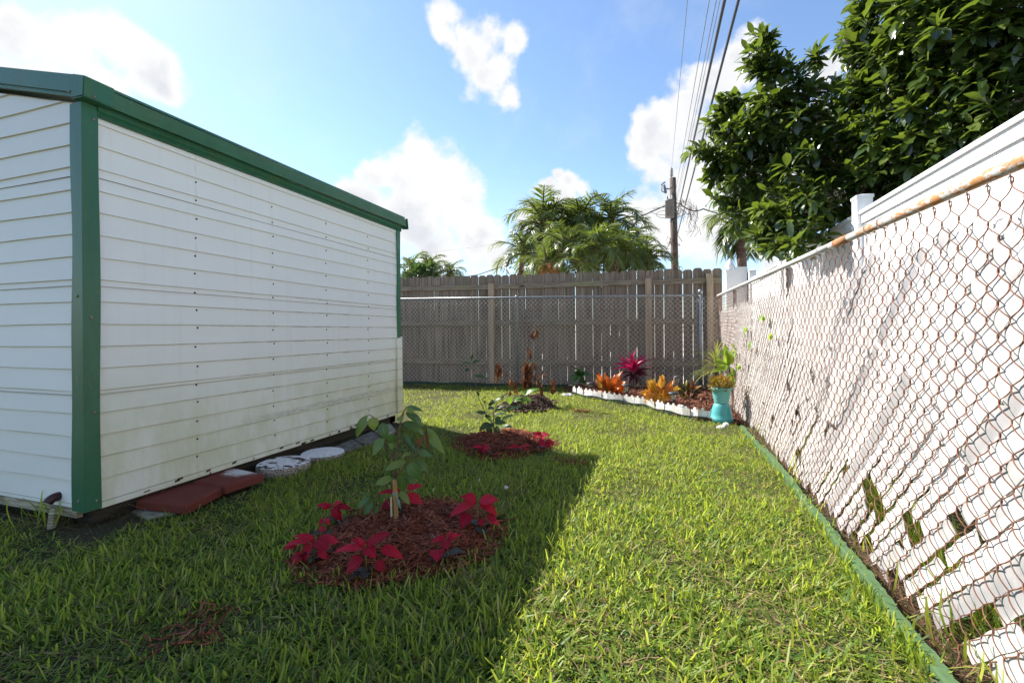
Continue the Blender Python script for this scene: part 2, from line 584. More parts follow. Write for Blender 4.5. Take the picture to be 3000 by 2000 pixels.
    m, nt, b = new_mat('brown mulch chips', .85, .2)
    r = geo(nt, 'Random Per Island')
    setc(nt, b, ramp(nt, r, [(0, (.07, .03, .02)), (.5, (.16, .06, .035)), (1, (.24, .11, .07))]))
    M['mulchbrown'] = m
    M['darksoil'] = simple('dark potting soil', (.075, .05, .036), (.03, .02, .014), 40, .95, .1, 1.0, detail=8)
    m, nt, b = new_mat('soil crumbs', .95, .1)
    r = geo(nt, 'Random Per Island')
    setc(nt, b, ramp(nt, r, [(0, (.035, .022, .015)), (.6, (.10, .066, .05)), (1, (.19, .13, .10))]))
    M['crumbs'] = m
    # ---- plants
    m, nt, b = new_mat('lawn grass blades', .5, .35)
    r = geo(nt, 'Random Per Island')
    p = pos(nt)
    c = ramp(nt, r, [(0, (.035, .10, .020)), (.22, (.085, .175, .026)), (.48, (.165, .255, .035)), (.84, (.28, .36, .05)), (.93, (.35, .35, .09)), (1, (.44, .40, .18))])
    pt = noise(nt, p, 1.7, 4, .6)
    c = mixc(nt, mth(nt, 'MULTIPLY', smooth(nt, pt, .54, .75), .35), c, (.17, .19, .05))
    c = mixc(nt, mth(nt, 'MULTIPLY', smooth(nt, noise(nt, p, .9, 3, .6), .5, .7), .35), c, (.06, .15, .03))
    setc(nt, b, c)
    tr = nd(nt, 'ShaderNodeBsdfTranslucent')
    nt.links.new(mixc(nt, .6, c, (.66, .74, .06)), tr.inputs[0])
    mx = nd(nt, 'ShaderNodeMixShader', {0: .5, 1: b.outputs[0], 2: tr.outputs[0]})
    nt.links.new(mx.outputs[0], nt.nodes['Material Output'].inputs[0])
    M['grass'] = m
    M['straw'] = leaf_mat('dry straw', [(0, (.16, .10, .05)), (1, (.33, .23, .12))], .2, .8, .2)
    M['litter'] = leaf_mat('brown litter', [(0, (.07, .04, .025)), (.8, (.16, .09, .055)), (1, (.3, .2, .12))], .1, .9, .1)
    M['citrusleaf'] = leaf_mat('sapling leaf', [(0, (.045, .11, .04)), (.4, (.07, .155, .05)), (.65, (.15, .22, .04)), (1, (.27, .30, .045))], .4, .35, .5, (.20, .26, .09), .10, tcol=(.25, .35, .03))
    M['darkleaf'] = leaf_mat('dark sapling leaf', [(0, (.022, .055, .022)), (1, (.045, .10, .03))], .3, .38, .5, (.09, .14, .05), .1, tcol=(.15, .25, .03))
    M['brightleaf'] = leaf_mat('bright sapling leaf', [(0, (.10, .22, .03)), (1, (.16, .30, .04))], .4, .3, .5, (.3, .38, .12), .1, tcol=(.3, .45, .03))
    M['brownleaf'] = leaf_mat('withered brown leaf', [(0, (.09, .035, .018)), (.5, (.18, .065, .028)), (1, (.27, .12, .05))], .18, .7, .2, spots=(.12, .04, .02))
    M['red'] = leaf_mat('red bract', [(0, (.24, .004, .016)), (.6, (.42, .007, .028)), (1, (.52, .022, .045))], .3, .6, .2, (.42, .03, .05), .08, sidev=.5)
    M['purpleleaf'] = leaf_mat('dark poinsettia leaf', [(0, (.03, .022, .03)), (1, (.05, .05, .03))], .2, .5, .3)
    M['magenta'] = leaf_mat('magenta leaf', [(0, (.42, .012, .09)), (1, (.72, .03, .17))], .5, .4, .4, (.6, .10, .2), .1)
    M['maroonleaf'] = leaf_mat('maroon leaf', [(0, (.06, .014, .028)), (1, (.14, .02, .04))], .3, .4, .4)
    M['crotonorange'] = leaf_mat('orange croton leaf', [(0, (.34, .03, .012)), (.25, (.62, .07, .012)), (.5, (.82, .15, .012)), (.72, (.78, .32, .03)), (.85, (.24, .06, .02)), (1, (.10, .13, .03))], .34, .4, .4, (.62, .30, .04), .12, sidev=.8)
    M['crotonyellow'] = leaf_mat('yellow croton leaf', [(0, (.78, .40, .02)), (.45, (.85, .58, .04)), (.7, (.75, .24, .03)), (.85, (.42, .09, .02)), (1, (.22, .24, .04))], .34, .4, .4, (.80, .50, .06), .12, tip=(.52, .17, .03), sidev=.7)
    M['crotondark'] = leaf_mat('dark croton leaf', [(0, (.03, .03, .018)), (.5, (.05, .06, .02)), (.7, (.20, .02, .018)), (.85, (.35, .33, .04)), (1, (.16, .24, .03))], .3, .4, .4, (.3, .22, .04), .14)
    M['greenleaf'] = leaf_mat('broad green leaf', [(0, (.05, .12, .03)), (1, (.10, .19, .04))], .3, .35, .5, (.14, .22, .06), .1)
    M['stripeleaf'] = leaf_mat('striped spiky leaf', [(0, (.10, .14, .025)), (.5, (.24, .27, .05)), (.8, (.42, .42, .12)), (1, (.24, .14, .06))], .5, .4, .4, (.06, .10, .03), .35)
    M['limeleaf'] = leaf_mat('lime green leaf', [(0, (.13, .25, .03)), (.6, (.22, .36, .04)), (1, (.36, .42, .05))], .45, .35, .5, (.4, .48, .15), .08, tcol=(.4, .5, .03))
    M['potleaf'] = leaf_mat('small yellow green leaf', [(0, (.16, .15, .025)), (.5, (.32, .25, .03)), (.8, (.40, .17, .03)), (1, (.14, .19, .03))], .4, .5, .3)
    M['redflower'] = leaf_mat('small red flower', [(0, (.55, .03, .02)), (1, (.62, .08, .03))], .3, .5, .3)
    M['stem'] = simple('brown stem', (.16, .085, .05), (.09, .05, .03), 40, .7)
    M['greenstem'] = simple('green brown stem', (.16, .15, .05), (.10, .09, .035), 40, .6)
    M['bamboo'] = simple('bamboo cane', (.42, .24, .09), (.28, .14, .05), 14, .5, .4, stretch=(4, 4, .6))
    M['tie'] = simple('green twine', (.10, .38, .28), (.25, .42, .36), 60, .6)
    M['whitetag'] = simple('pale wooden tag', (.55, .48, .28), (.45, .38, .2), 40, .6)
    M['bark'] = simple('grey brown bark', (.16, .115, .08), (.07, .05, .036), 12, .9, .2, .8, stretch=(1, 1, .3))
    M['avocado'] = leaf_mat('glossy dark leaf', [(0, (.012, .028, .010)), (.3, (.023, .047, .013)), (.6, (.044, .080, .018)), (.85, (.082, .125, .025)), (1, (.15, .19, .05))], .30, .24, .8, (.11, .16, .05), .09, tcol=(.30, .42, .03))
    M['palm'] = leaf_mat('palm leaflet', [(0, (.03, .06, .02)), (.5, (.06, .10, .028)), (.85, (.10, .135, .035)), (1, (.18, .20, .07))], .32, .3, .6, tcol=(.34, .42, .05))
    M['palmlight'] = leaf_mat('pale palm leaflet', [(0, (.045, .09, .02)), (.6, (.085, .135, .028)), (1, (.17, .19, .05))], .32, .35, .5, tcol=(.3, .38, .03))
    M['palmdead'] = leaf_mat('dead orange palm leaflet', [(0, (.28, .12, .03)), (1, (.42, .2, .05))], .3, .7, .2)
    M['bushdark'] = leaf_mat('dark undergrowth leaf', [(0, (.015, .03, .012)), (1, (.035, .06, .02))], .2, .6, .2)
    M['palmtrunk'] = simple('palm trunk', (.20, .13, .10), (.09, .055, .045), 9, .9, .2, .8, stretch=(1, 1, 2.5))
    M['polewood'] = simple('old pole wood', (.14, .105, .085), (.07, .05, .04), 14, .9, .2, .5, stretch=(3, 3, .25))
    M['porcelain'] = simple('grey insulator', (.40, .38, .36), (.3, .28, .27), 10, .35)
    M['tank'] = simple('grey transformer tank', (.17, .16, .15), (.11, .09, .08), 8, .6, stretch=(1, 1, .3))
    M['cable'] = simple('black cable', (.02, .02, .022), (.03, .03, .032), 5, .5)
    M['wirethin'] = simple('thin grey wire', (.16, .16, .17), (.12, .12, .13), 5, .5)
    M['teal'] = simple('teal plastic pot', (.075, .36, .36), (.06, .31, .315), 5, .45, .4)
    M['tealpale'] = simple('pale teal plastic pot', (.16, .44, .42), (.11, .38, .37), 6, .5, .4)
    M['lampblack'] = simple('black lamp plastic', (.022, .020, .020), (.035, .03, .03), 14, .5)
    m, nt, b = new_mat('clear lamp lens', .15, .5)
    b.inputs['Base Color'].default_value = (.75, .72, .66, 1)
    b.inputs['Transmission Weight'].default_value = .55
    M['lens'] = m


make_materials()

# ------------------------------------------------------------------ key places
XS = -2.57                      # long wall of the shed
YF = 1.395                      # front wall of the shed
YE = 4.07                       # far end of the shed
XL = -5.2
XR = 0.79                       # rusty chain link fence
YC = lambda x: 7.44 + .085 * x  # back chain link
YW = lambda x: 7.70 + .085 * x  # wooden fence
S6 = lambda x, y: (1150 + x / 3.135, 900 + y / 3.135)
S5 = lambda x, y: (750 + x / 2.94, 1300 + y / 2.94)
S4 = lambda x, y: (650 + x / 3.136, 1000 + y / 3.136)
S7 = lambda x, y: (1600 + x / 3.618, 900 + y / 3.618)
g2 = lambda q: (lambda P: (P.x, P.y))(G(*q))

BED1 = [g2(q) for q in [(840, 1650), (880, 1720), (1030, 1740), (1200, 1715), (1330, 1680), (1440, 1625), (1475, 1560), (1430, 1495), (1300, 1478), (1150, 1482), (1030, 1520), (950, 1565), (870, 1605)]]
BED2 = [g2(S6(*q)) for q in [(580, 1230), (700, 1190), (900, 1165), (1010, 1145), (1200, 1160), (1380, 1195), (1495, 1250), (1450, 1310), (1300, 1340), (1150, 1400), (900, 1425), (700, 1375), (575, 1300)]]
SOILP = [g2(S6(*q)) for q in [(975, 935), (1050, 890), (1150, 862), (1330, 850), (1480, 868), (1500, 920), (1400, 962), (1200, 975), (1050, 965)]]
PICK = [g2(S7(*q)) for q in [(282, 925), (440, 962), (640, 995), (860, 1030), (1060, 1066), (1250, 1122), (1450, 1168), (1650, 1205), (1920, 1230)]]
BEDC = PICK + [(.74, 4.86), (.80, 7.42), (-1.55, 7.28), (-1.38, 6.9)]
def shrink(poly, k, dx=0, dy=0):
    cx, cy = sum(p[0] for p in poly) / len(poly), sum(p[1] for p in poly) / len(poly)
    return [(cx + (x - cx) * k + dx, cy + (y - cy) * k + dy) for x, y in poly]


BED1 = shrink(BED1, .95, 0, .02)
BED2 = shrink(BED2, .95)
PATCH = [(G(1665, 1357), .11, .05), (G(1700, 1206), .10, .05), (G(560, 1850), .10, .06), (G(470, 1900), .06, .05), (G(660, 1790), .05, .04)]

# ------------------------------------------------------------------ ground
mb = MB()
mb.add([(-400, -200, 0), (400, -200, 0), (400, 900, 0), (-400, 900, 0)], [(0, 1, 2, 3)])
o = mb.build('ground', M['soil'])
tag(o, kind='structure')
mb = MB()
mb.add([(-120, 8.3, .004), (140, 8.3, .004), (140, 260, .004), (-120, 260, .004)], [(0, 1, 2, 3)])
tag(mb.build('sandy_path', M['alley']), kind='structure')


# ------------------------------------------------------------------ grass
def blades(P, L, W, az, lean, curv, seg=3):
    N = len(P)
    dirh = np.stack([np.cos(az), np.sin(az), np.zeros(N)], 1)
    tw = az + np.pi / 2 + rng.uniform(-.9, .9, N)
    sd = np.stack([np.cos(tw), np.sin(tw), rng.uniform(-.25, .25, N)], 1)
    ts = np.linspace(0, 1, seg + 1)
    wf = np.array([.75, 1.0, .95, .48]) if seg == 3 else np.array([.8, 1.0, .3])
    V = np.zeros((N, seg + 1, 2, 3), np.float32)
    p = P.copy()
    for i in range(seg + 1):
        if i:
            a = lean + curv * (ts[i] - .5 / seg)
            step = (L / seg)[:, None] * (np.sin(a)[:, None] * dirh + np.cos(a)[:, None] * np.array([0, 0, 1.0]))
            p = p + step
        V[:, i, 0] = p - sd * (W * wf[i] * .5)[:, None]
        V[:, i, 1] = p + sd * (W * wf[i] * .5)[:, None]
    V[..., 2] = np.maximum(V[..., 2], .004)
    base = np.arange(N)[:, None, None] * (2 * (seg + 1))
    q = np.array([[2 * i, 2 * i + 1, 2 * i + 3, 2 * i + 2] for i in range(seg)])[None]
    return V.reshape(-1, 3), (base + q).reshape(-1, 4)


def lawn_points(x0, x1, y0, y1, dens):
    n = int((x1 - x0) * (y1 - y0) * dens)
    return rng.uniform(x0, x1, n), rng.uniform(y0, y1, n)


EDGE = [G(*q) for q in [(2712 + 14, 1995), (2616 + 14, 1870), (2528 + 14, 1755), (2452 + 12, 1640), (2372 + 12, 1530), (2288 + 10, 1415), (2222 + 8, 1335), (2160 + 8, 1262)]]
EDGE_Y = [-2, .6] + [p.y for p in EDGE] + [9]
EDGE_X = [.67, .66] + [p.x for p in EDGE] + [EDGE[-1].x]


def lawn():
    xs, ys, near = [], [], []
    for (x0, x1, y0, y1, d) in [(-3.6, .74, .55, 2.3, 18500), (-2.5, .74, 2.3, 4.3, 15500), (-2.6, .74, 4.3, 7.4, 9500), (-4.6, -2.6, 4.3, 7.1, 4200), (-3.6, .70, -1.5, .55, 700), (-6.5, -3.6, -1.5, 1.4, 300)]:
        a, b_ = lawn_points(x0, x1, y0, y1, d)
        xs.append(a)
        ys.append(b_)
    X = np.concatenate(xs)
    Y = np.concatenate(ys)
    keep = np.ones(len(X), bool)
    keep &= ~((X < XS + .10) & (Y > YF - .06) & (Y < YE + .05))
    # bare strip along the shed and fence, thin near it
    ds = np.maximum(X - (XS + .10), 0)
    along = (X > XS + .05) & (Y > YF - .1) & (Y < YE)
    keep &= ~(along & (rng.random(len(X)) > np.clip(ds / .30, 0.02, 1)))
    fr = (X < XS + .15) & (Y < YF + .1)
    keep &= ~(fr & (rng.random(len(X)) > np.clip((YF - .02 - Y) / .22, .12, 1)))
    keep &= (Y < YC(X) - .05) & (X < np.interp(Y, EDGE_Y, EDGE_X) - .004)
    for poly, soft in ((BED1, .07), (BED2, .06), (SOILP, .06), (BEDC, .0)):
        ins = in_poly(X, Y, poly)
        e = edge_dist(X, Y, poly)
        keep &= ~(ins & (e > soft * rng.random(len(X))))
        if soft:
            keep &= ~((~ins) & (e < .10) & (rng.random(len(X)) < .45 * (1 - e / .10)))
    for (c, rx, ry) in PATCH:
        keep &= ~((((X - c.x) / rx) ** 2 + ((Y - c.y) / ry) ** 2 < rng.random(len(X)) * 1.2) & (rng.random(len(X)) < (.75 if c.y > 2 else .15)))
    for q, r in (((832, 1352), .17), ((946, 1323), .155)):
        c = G(*q, .04)
        keep &= (X - c.x) ** 2 + (Y - c.y) ** 2 > r * r
    for poly in PAVE:
        keep &= ~in_poly(X, Y, poly)
    # thin patches
    t = np.sin(X * 5.1 + 1.3 * np.sin(Y * 3.7)) * np.sin(Y * 4.3 + 1.1 * np.sin(X * 2.9))
    keep &= ~((t > .55) & (rng.random(len(X)) < .45))
    X, Y = X[keep], Y[keep]
    N = len(X)
    dist = np.hypot(X, Y)
    P = np.stack([X, Y, np.full(N, -.004)], 1)
    L = rng.gamma(5, .0064, N) + .010
    L = np.minimum(L, .085)
    L *= 1 + .25 * t[keep] * -1
    L *= np.clip(1.08 - .06 * dist, .78, 1.0)
    W = rng.uniform(.0030, .0068, N) * np.clip(1.12 - .09 * dist, .72, 1.0) * np.clip(L / .035, .7, 1.15)
    az = rng.uniform(0, 2 * np.pi, N)
    lean = np.abs(rng.normal(.86, .40, N))
    curv = rng.normal(.35, .35, N)
    flat = rng.random(N) < .28
    lean[flat] = rng.uniform(1.15, 1.5, flat.sum())
    V, Fq = blades(P, L, W, az, lean, curv)
    # dry thatch lying on the soil
    pick = rng.random(N) < .06
    Pt = P[pick].copy()
    Pt[:, 2] = .006
    nt_ = pick.sum()
    V2, F2 = blades(Pt, rng.uniform(.03, .09, nt_), rng.uniform(.0015, .004, nt_), rng.uniform(0, 6.28, nt_), rng.uniform(1.2, 1.55, nt_), rng.normal(0, .25, nt_))
    o = np_mesh('lawn_grass', np.concatenate([V, V2]), np.concatenate([Fq, F2 + len(V)]), [M['grass'], M['straw']], smooth=False,
                midx=np.concatenate([np.zeros(len(Fq), np.int32), np.ones(len(F2), np.int32)]))
    tag(o, 'broad bladed green lawn grass, half in the shed shadow', 'grass', kind='stuff')
    print('grass blades', N)


# ------------------------------------------------------------------ paving by the shed
PAVE = []


def slab(name, quad, zt, th, mat, label, cat, group=None, tilt=0.0):
    P = [G(*q, zt) for q in quad]
    c = sum(P, Vector()) / 4
    mb = MB()
    n = len(P)
    ins = [c + (p - c) * (1 - .012 / max((p - c).length, .05)) for p in P]
    rings = [[Vector((p.x, p.y, zt - th)) for p in P], [Vector((p.x, p.y, zt - .008)) for p in P], [Vector((p.x, p.y, zt)) for p in ins]]
    vs = [v for r in rings for v in r]
    fs = []
    for k in range(2):
        for i in range(n):
            j = (i + 1) % n
            fs.append((k * n + i, k * n + j, (k + 1) * n + j, (k + 1) * n + i))
    fs.append((2 * n, 2 * n + 1, 2 * n + 2, 2 * n + 3))
    fs.append((3, 2, 1, 0))
    mb.add(vs, fs)
    o = mb.build(name, mat, loc=(c.x, c.y, zt - th))
    tag(o, label, cat, group)
    PAVE.append([(p.x, p.y) for p in P])
    return o


s2 = lambda x, y: (x / 2.614, 1000 + y / 2.614)
slab('paving_slab', [s2(1040, 1215), s2(1430, 1255), s2(1715, 1108), s2(1350, 1060)], .065, .045, M['redpaver'], 'red concrete paving slab speckled with paint, nearer of two beside the shed', 'paving slab', 'red slabs along the shed')
slab('paving_slab', [s2(1470, 1072), s2(1728, 1106), s2(2018, 1012), s2(1760, 960)], .075, .045, M['redpaver_paint'], 'red concrete paving slab with a white paint spill at its rear edge', 'paving slab', 'red slabs along the shed')
slab('paving_slab', [s2(1010, 1290), s2(1130, 1345), s2(1340, 1300), s2(1200, 1255)], .016, .02, M['paleconcrete'], 'pale flat concrete piece under the front edge of the red slab', 'paving slab')
slab('paving_slab', [S4(1005, 975), S4(1110, 1012), S4(1300, 950), S4(1200, 895)], .02, .03, M['concrete'], 'dirty grey concrete paver just behind the white round stone', 'paving slab', 'grey pavers along the shed')
slab('paving_slab', [S4(1220, 890), S4(1320, 945), S4(1470, 880), S4(1380, 820)], .026, .03, M['concrete'], 'dirty grey concrete paver, second behind the white round stone', 'paving slab', 'grey pavers along the shed')
slab('paving_slab', [S4(1400, 815), S4(1490, 872), S4(1600, 805), S4(1540, 745)], .03, .03, M['paleconcrete'], 'pale grey concrete paver nearest the far corner of the shed', 'paving slab', 'grey pavers along the shed')


def stone(q, r, th, mat, label):
    c = G(*q, th)
    mb = MB()
    mb.lathe([(r * .96, -th - .01), (r, -th * .5), (r, -.012), (r * .975, -.003), (r * .93, 0), (r * .5, .001), (.002, .001)], (c.x, c.y, th), 48)
    for i, p in enumerate(mb.v):
        a = math.atan2(p[1] - c.y, p[0] - c.x)
        k = 1 + .012 * math.sin(3 * a + 1) + .008 * math.sin(7 * a)
        mb.v[i] = (c.x + (p[0] - c.x) * k, c.y + (p[1] - c.y) * k, p[2])
    o = mb.build('stepping_stone', mat, loc=(c.x, c.y, 0), smooth=False)
    tag(o, label, 'stepping stone', 'round stepping stones by the shed')


stone((832, 1352), .165, .062, M['disc_worn'], 'thick round stepping stone with white paint worn off to dark brown')
stone((946, 1323), .153, .04, M['disc_white'], 'round stepping stone painted almost wholly white, farther of two')


# ------------------------------------------------------------------ shed
def lap_profile(z0, z1, first=.224, pitch=.1067, out=.009):
    """(offset, z) going up the wall; each lap leans out towards its lower edge"""
    pr = []
    zb = .117
    pr.append((0.0, z0))
    pr.append((out, z0))
    z = zb
    while z < z1 - .001:
        zt = min(z + pitch, z1)
        pr.append((out, z))
        pr.append((out - out * (zt - z) / pitch, zt))
        z = zt
    return pr


def shed():
    t = thing('shed', 'white clapboard garden shed with green metal trim and roof edge', 'shed', (XS, YF, 0))
    # long wall (laps lean out to their lower edge)
    mb = MB()
    pr = lap_profile(.098, 1.978)
    ny = 26
    for k in range(len(pr) - 1):
        (o0, z0), (o1, z1) = pr[k], pr[k + 1]
        vs, fs = [], []
        for i in range(ny + 1):
            y = YF + .05 + (YE - YF - .06) * i / ny
            w = .0014 * math.sin(y * 3.1)
            dz = lambda j: .0022 * math.sin(y * 3.3 + ((j - 1) // 2) * 1.7) * (j > 2)
            vs += [(XS - .009 + o0 + w, y, z0 + dz(k)), (XS - .009 + o1 + w, y, z1 + dz(k + 1))]
        for i in range(ny):
            a = 2 * i
            fs.append((a, a + 2, a + 3, a + 1))
        mb.add(vs, fs)
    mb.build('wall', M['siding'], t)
    mb = MB()
    for zs in (1.672, 1.152, .632):
        mb.box(XS - .006, XS - .0002, YF + .055, YE - .02, zs - .0007, zs + .0007)
    mb.build('seam', M['seam'], t)
    # nails in four columns
    for px in (578, 803, 959, 1081):
        yk = onX(px, 1000, XS).y
        z = .117
        for k in range(17):
            zz = z + k * .1067 - .022 + U(-.006, .006)
            yy = yk + U(-.008, .008)
            off = -.009 + .009 * .21 + .001
            mb = MB()
            mb.lathe([(.0055, -.001), (.0055, .0016), (.004, .003), (.0005, .0034)], (XS + off, yy, zz), 8, rot=Matrix.Rotation(math.pi / 2, 3, 'Y'))
            mb.build('nail_head', M['nail'], t)
    # front wall
    mb = MB()
    ztop = lambda x: 2.0 + (XS - x) * .25 if x > -4.0 else 2.0 + (x - (-4.0)) * .25 + .3575
    pr = lap_profile(.098, 2.42)
    for k in range(len(pr) - 1):
        (o0, z0), (o1, z1) = pr[k], pr[k + 1]
        vs, fs = [], []
        nx = 24
        for i in range(nx + 1):
            x = XS - .05 + (XL - XS + .05) * i / nx
            zc = ztop(x)
            w = .0012 * math.sin(x * 4.1)
            dz = lambda j: .0022 * math.sin(x * 4.3 + ((j - 1) // 2) * 1.7) * (j > 2)
            vs += [(x, YF + .009 - o0 + w, min(z0 + dz(k), zc)), (x, YF + .009 - o1 + w, min(z1 + dz(k + 1), zc))]
        for i in range(nx):
            a = 2 * i
            fs.append((a, a + 2, a + 3, a + 1))
        mb.add(vs, fs)
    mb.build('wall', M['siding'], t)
    mb = MB()
    for zs in (1.672, 1.152, .632):
        mb.box(XL, XS - .06, YF + .0002, YF + .006, zs - .0007, zs + .0007)
    mb.build('seam', M['seam'], t)
    # rear and left walls
    mb = MB()
    mb.box(XL, XS - .02, YE - .02, YE - .006, .1, 2.02)
    mb.box(XL, XL + .014, YF + .02, YE - .02, .1, 2.02)
    mb.build('wall', M['siding'], t)
    # corner posts
    mb = MB()
    n = 30
    vs, fs = [], []
    for i in range(n + 1):
        z = .09 + (2.006 - .09) * i / n
        a = .006 * math.sin(z * 3.3 + .4) + .004 * math.sin(z * 8.1)
        bb = .003 * math.sin(z * 5 + 2)
        fx, sy = .076 + a, .056 + bb
        vs += [(XS - fx, YF - .001, z), (XS - fx, YF - .010, z), (XS + .010, YF - .013, z), (XS + .012, YF + sy, z), (XS + .001, YF + sy, z)]
    for i in range(n):
        for j in range(4):
            a = i * 5 + j
            fs.append((a, a + 1, a + 6, a + 5))
    mb.add(vs, fs)
    mb.build('corner_post', M['green'], t)
    mb = MB()
    n = 14
    for i in range(n):
        z0, z1 = .85 + i * (1.96 - .85) / n, .85 + (i + 1) * (1.96 - .85) / n
        e0, e1 = .004 * math.sin(z0 * 9), .004 * math.sin(z1 * 9)
        mb.add([(XS - .02, YE + .02, z0), (XS + .012, YE + .02, z0), (XS + .012, YE - .035 + e0, z0), (XS + .003, YE - .035 + e0, z0),
                (XS - .02, YE + .02, z1), (XS + .012, YE + .02, z1), (XS + .012, YE - .035 + e1, z1), (XS + .003, YE - .035 + e1, z1)],
               [(0, 1, 5, 4), (1, 2, 6, 5), (2, 3, 7, 6)])
    mb.box(XS - .02, XS + .006, YE + .004, YE + .026, .10, .85)
    mb.build('corner_post', M['green'], t)
    # white corner patch board, cracked
    mb = MB()
    xs = XS + .016
    pts = [(YE - .055, .86), (YE + .03, .875), (YE + .028, .12), (YE - .06, .10)]
    mb.prism([(xs, y, z) for y, z in pts], (.006, 0, 0))
    for zz in (.30, .42, .55, .70):
        mb.box(xs + .0055, xs + .008, YE - .055, YE + .025, zz - .002 + .004 * U(-1, 1), zz + .001)
    mb.build('corner_board', M['siding'], t)
    # scraping of rotten wood behind the patch
    mb = MB()
    mb.box(XS - .02, XS + .012, YE + .031, YE + .05, .12, .62)
    mb.build('rotten_batten', M['oldwood'], t)
    # eave: outer fascia, recessed strip below
    mb = MB()
    x0 = XS + .008
    prof = [(x0, 2.024), (x0 + .050, 2.012), (x0 + .054, 2.044), (x0 + .048, 2.047), (x0 + .055, 2.084), (x0 + .043, 2.092), (x0 - .03, 2.092), (x0 - .03, 2.024)]
    y0, y1 = YF - .02, YE + .07
    nseg = 12
    n = len(prof)
    vs, fs = [], []
    for i in range(nseg + 1):
        y = y0 + (y1 - y0) * i / nseg
        s_ = .004 * math.sin(y * 2.3) + .002 * math.sin(y * 7)
        vs += [(x, y, z + s_) for x, z in prof]
    for i in range(nseg):
        for j in range(n):
            j2 = (j + 1) % n
            fs.append((i * n + j, (i + 1) * n + j, (i + 1) * n + j2, i * n + j2))
    fs.append(tuple(range(n)))
    fs.append(tuple(nseg * n + j for j in range(n))[::-1])
    mb.add(vs, fs)
    ob = mb.build('fascia', M['green'], t)
    mb = MB()
    mb.prism([(XS + .005, YE + .071, 1.99), (XS + .078, YE + .071, 1.985), (XS + .068, YE + .071, 2.096), (XS - .02, YE + .071, 2.10)], (0, .004, 0))
    mb.build('fascia_end_cap', M['green'], t)
    mb = MB()
    mb.prism([(XS + .002, y0 + .07, 1.958), (XS + .018, y0 + .07, 1.963), (XS + .010, y0 + .07, 1.978), (XS + .02, y0 + .07, 1.988), (XS + .02, y0 + .07, 2.018), (XS - .01, y0 + .07, 2.018)], (0, y1 - y0 - .10, 0))
    mb.build('eave_strip', M['green'], t)
    # gable trim on the front, rising to the ridge at x=-3.9
    xr = -3.95
    mb = MB()
    xa, za = XS + .05, 2.108
    for (p, q, e) in ((xa, xr, -1), (xr, 2 * xr - xa, 1)):
        z_at = lambda x: za + (xa - x) * .25 if x >= xr else za + (xa - xr) * .25 - (xr - x) * .25
        A = [(p, z_at(p)), (q, z_at(q))]
        for k, (u0, u1, yo) in enumerate(((0, .082, -.032), (.082, .100, -.022))):
            P = [(p, YF + yo, A[0][1] - u1), (q, YF + yo, A[1][1] - u1), (q, YF + yo, A[1][1] - u0), (p, YF + yo, A[0][1] - u0)]
            mb.prism(P, (0, .034 if k == 0 else .02, 0))
    mb.build('gable_trim', M['green'], t)
    # corner bracket folded round the end of the fascia
    mb = MB()
    mb.prism([(XS - .02, YF - .036, 2.018), (XS + .062, YF - .036, 2.014), (XS + .068, YF - .036, 2.102), (XS - .005, YF - .036, 2.122)], (0, .003, 0))
    mb.prism([(XS + .0665, YF - .034, 2.012), (XS + .0695, YF - .034, 2.102), (XS + .0695, YF + .085, 2.100), (XS + .0665, YF + .085, 2.010)], (.003, 0, 0))
    mb.prism([(XS - .02, YF - .034, 2.008), (XS + .068, YF - .034, 2.008), (XS + .068, YF + .085, 2.006), (XS + .02, YF + .085, 2.006)], (0, 0, .003))
    mb.build('corner_bracket', M['green'], t)
    Ry = Matrix.Rotation(math.pi / 2, 3, 'Y')
    Rx = Matrix.Rotation(math.pi / 2, 3, 'X')
    sc_ = [((x, YF - .033 if z > 2 else YF - .011, z), Rx) for (x, z) in ((XS - .035, 2.045), (XS - .60, 2.19), (XS - .03, .14), (XS - .03, 1.1))]
    sc_ += [((XS + .0115, y, z), Ry) for (y, z) in ((YF + .035, 1.94), (YF + .035, .13), (YF + .02, 1.0), (YF + .03, .55))]
    sc_ += [((XS + .07, YF + .005, 2.022), Ry)]
    for p_, R_ in sc_:
        mb = MB()
        mb.lathe([(.007, 0), (.007, .003), (.004, .005), (.0005, .0055)], p_, 8, rot=R_)
        mb.build('screw_head', M['screw'], t)
    # roof sheets with ribs
    mb = MB()
    for sgn in (1, -1):
        xe = XS + .045
        ze = 2.0975
        P = lambda s_, y, dz=0: ((xe + (xr - xe) * s_) if sgn == 1 else (2 * xr - xe + (xe - xr) * s_), y, ze + dz + (xe - xr) * .25 * s_)
        mb.prism([P(0, YF - .02), P(1, YF - .02), P(1, YF - .02, .012), P(0, YF - .02, .012)], (0, YE - YF + .08, 0))
        for k in range(9):
            y = YF + .15 + k * .3
            mb.prism([P(0.2, y, .0122), P(1, y, .0122), P(1, y, .03), P(0.2, y, .03)], (0, .02, 0))
    mb.build('roof', M['roof'], t)
    # starter strip, ragged
    mb = MB()
    mb.box(XS - .008, XS + .004, YF + .06, YE - .03, .085, .115)
    mb.build('starter_strip', M['siding'], t)
    for i in range(26):
        mb = MB()
        y = YF + .12 + rnd.random() ** .8 * (YE - YF - .3)
        w = U(.004, .022)
        mb.obox((XS + .0055, y, .098 + U(-.01, .014)), (.0012, 0, 0), (0, w, .001), (0, .001, U(.0015, .006)))
        mb.build('rot_hole', M['nail'], t)
    mb = MB()
    mb.box(XL, XS - .06, YF - .004, YF + .02, .055, .096)
    mb.build('base_board', M['oldwood'], t)
    mb = MB()
    mb.box(XS - .13, XS - .03, YF + .04, YE - .03, 0.01, .09)
    mb.box(XL, XS - .13, YF + .05, YF + .13, 0.01, .09)
    mb.box(XL, XS - .03, YE - .12, YE - .031, .01, .09)
    mb.build('skid', M['darkwood'], t)
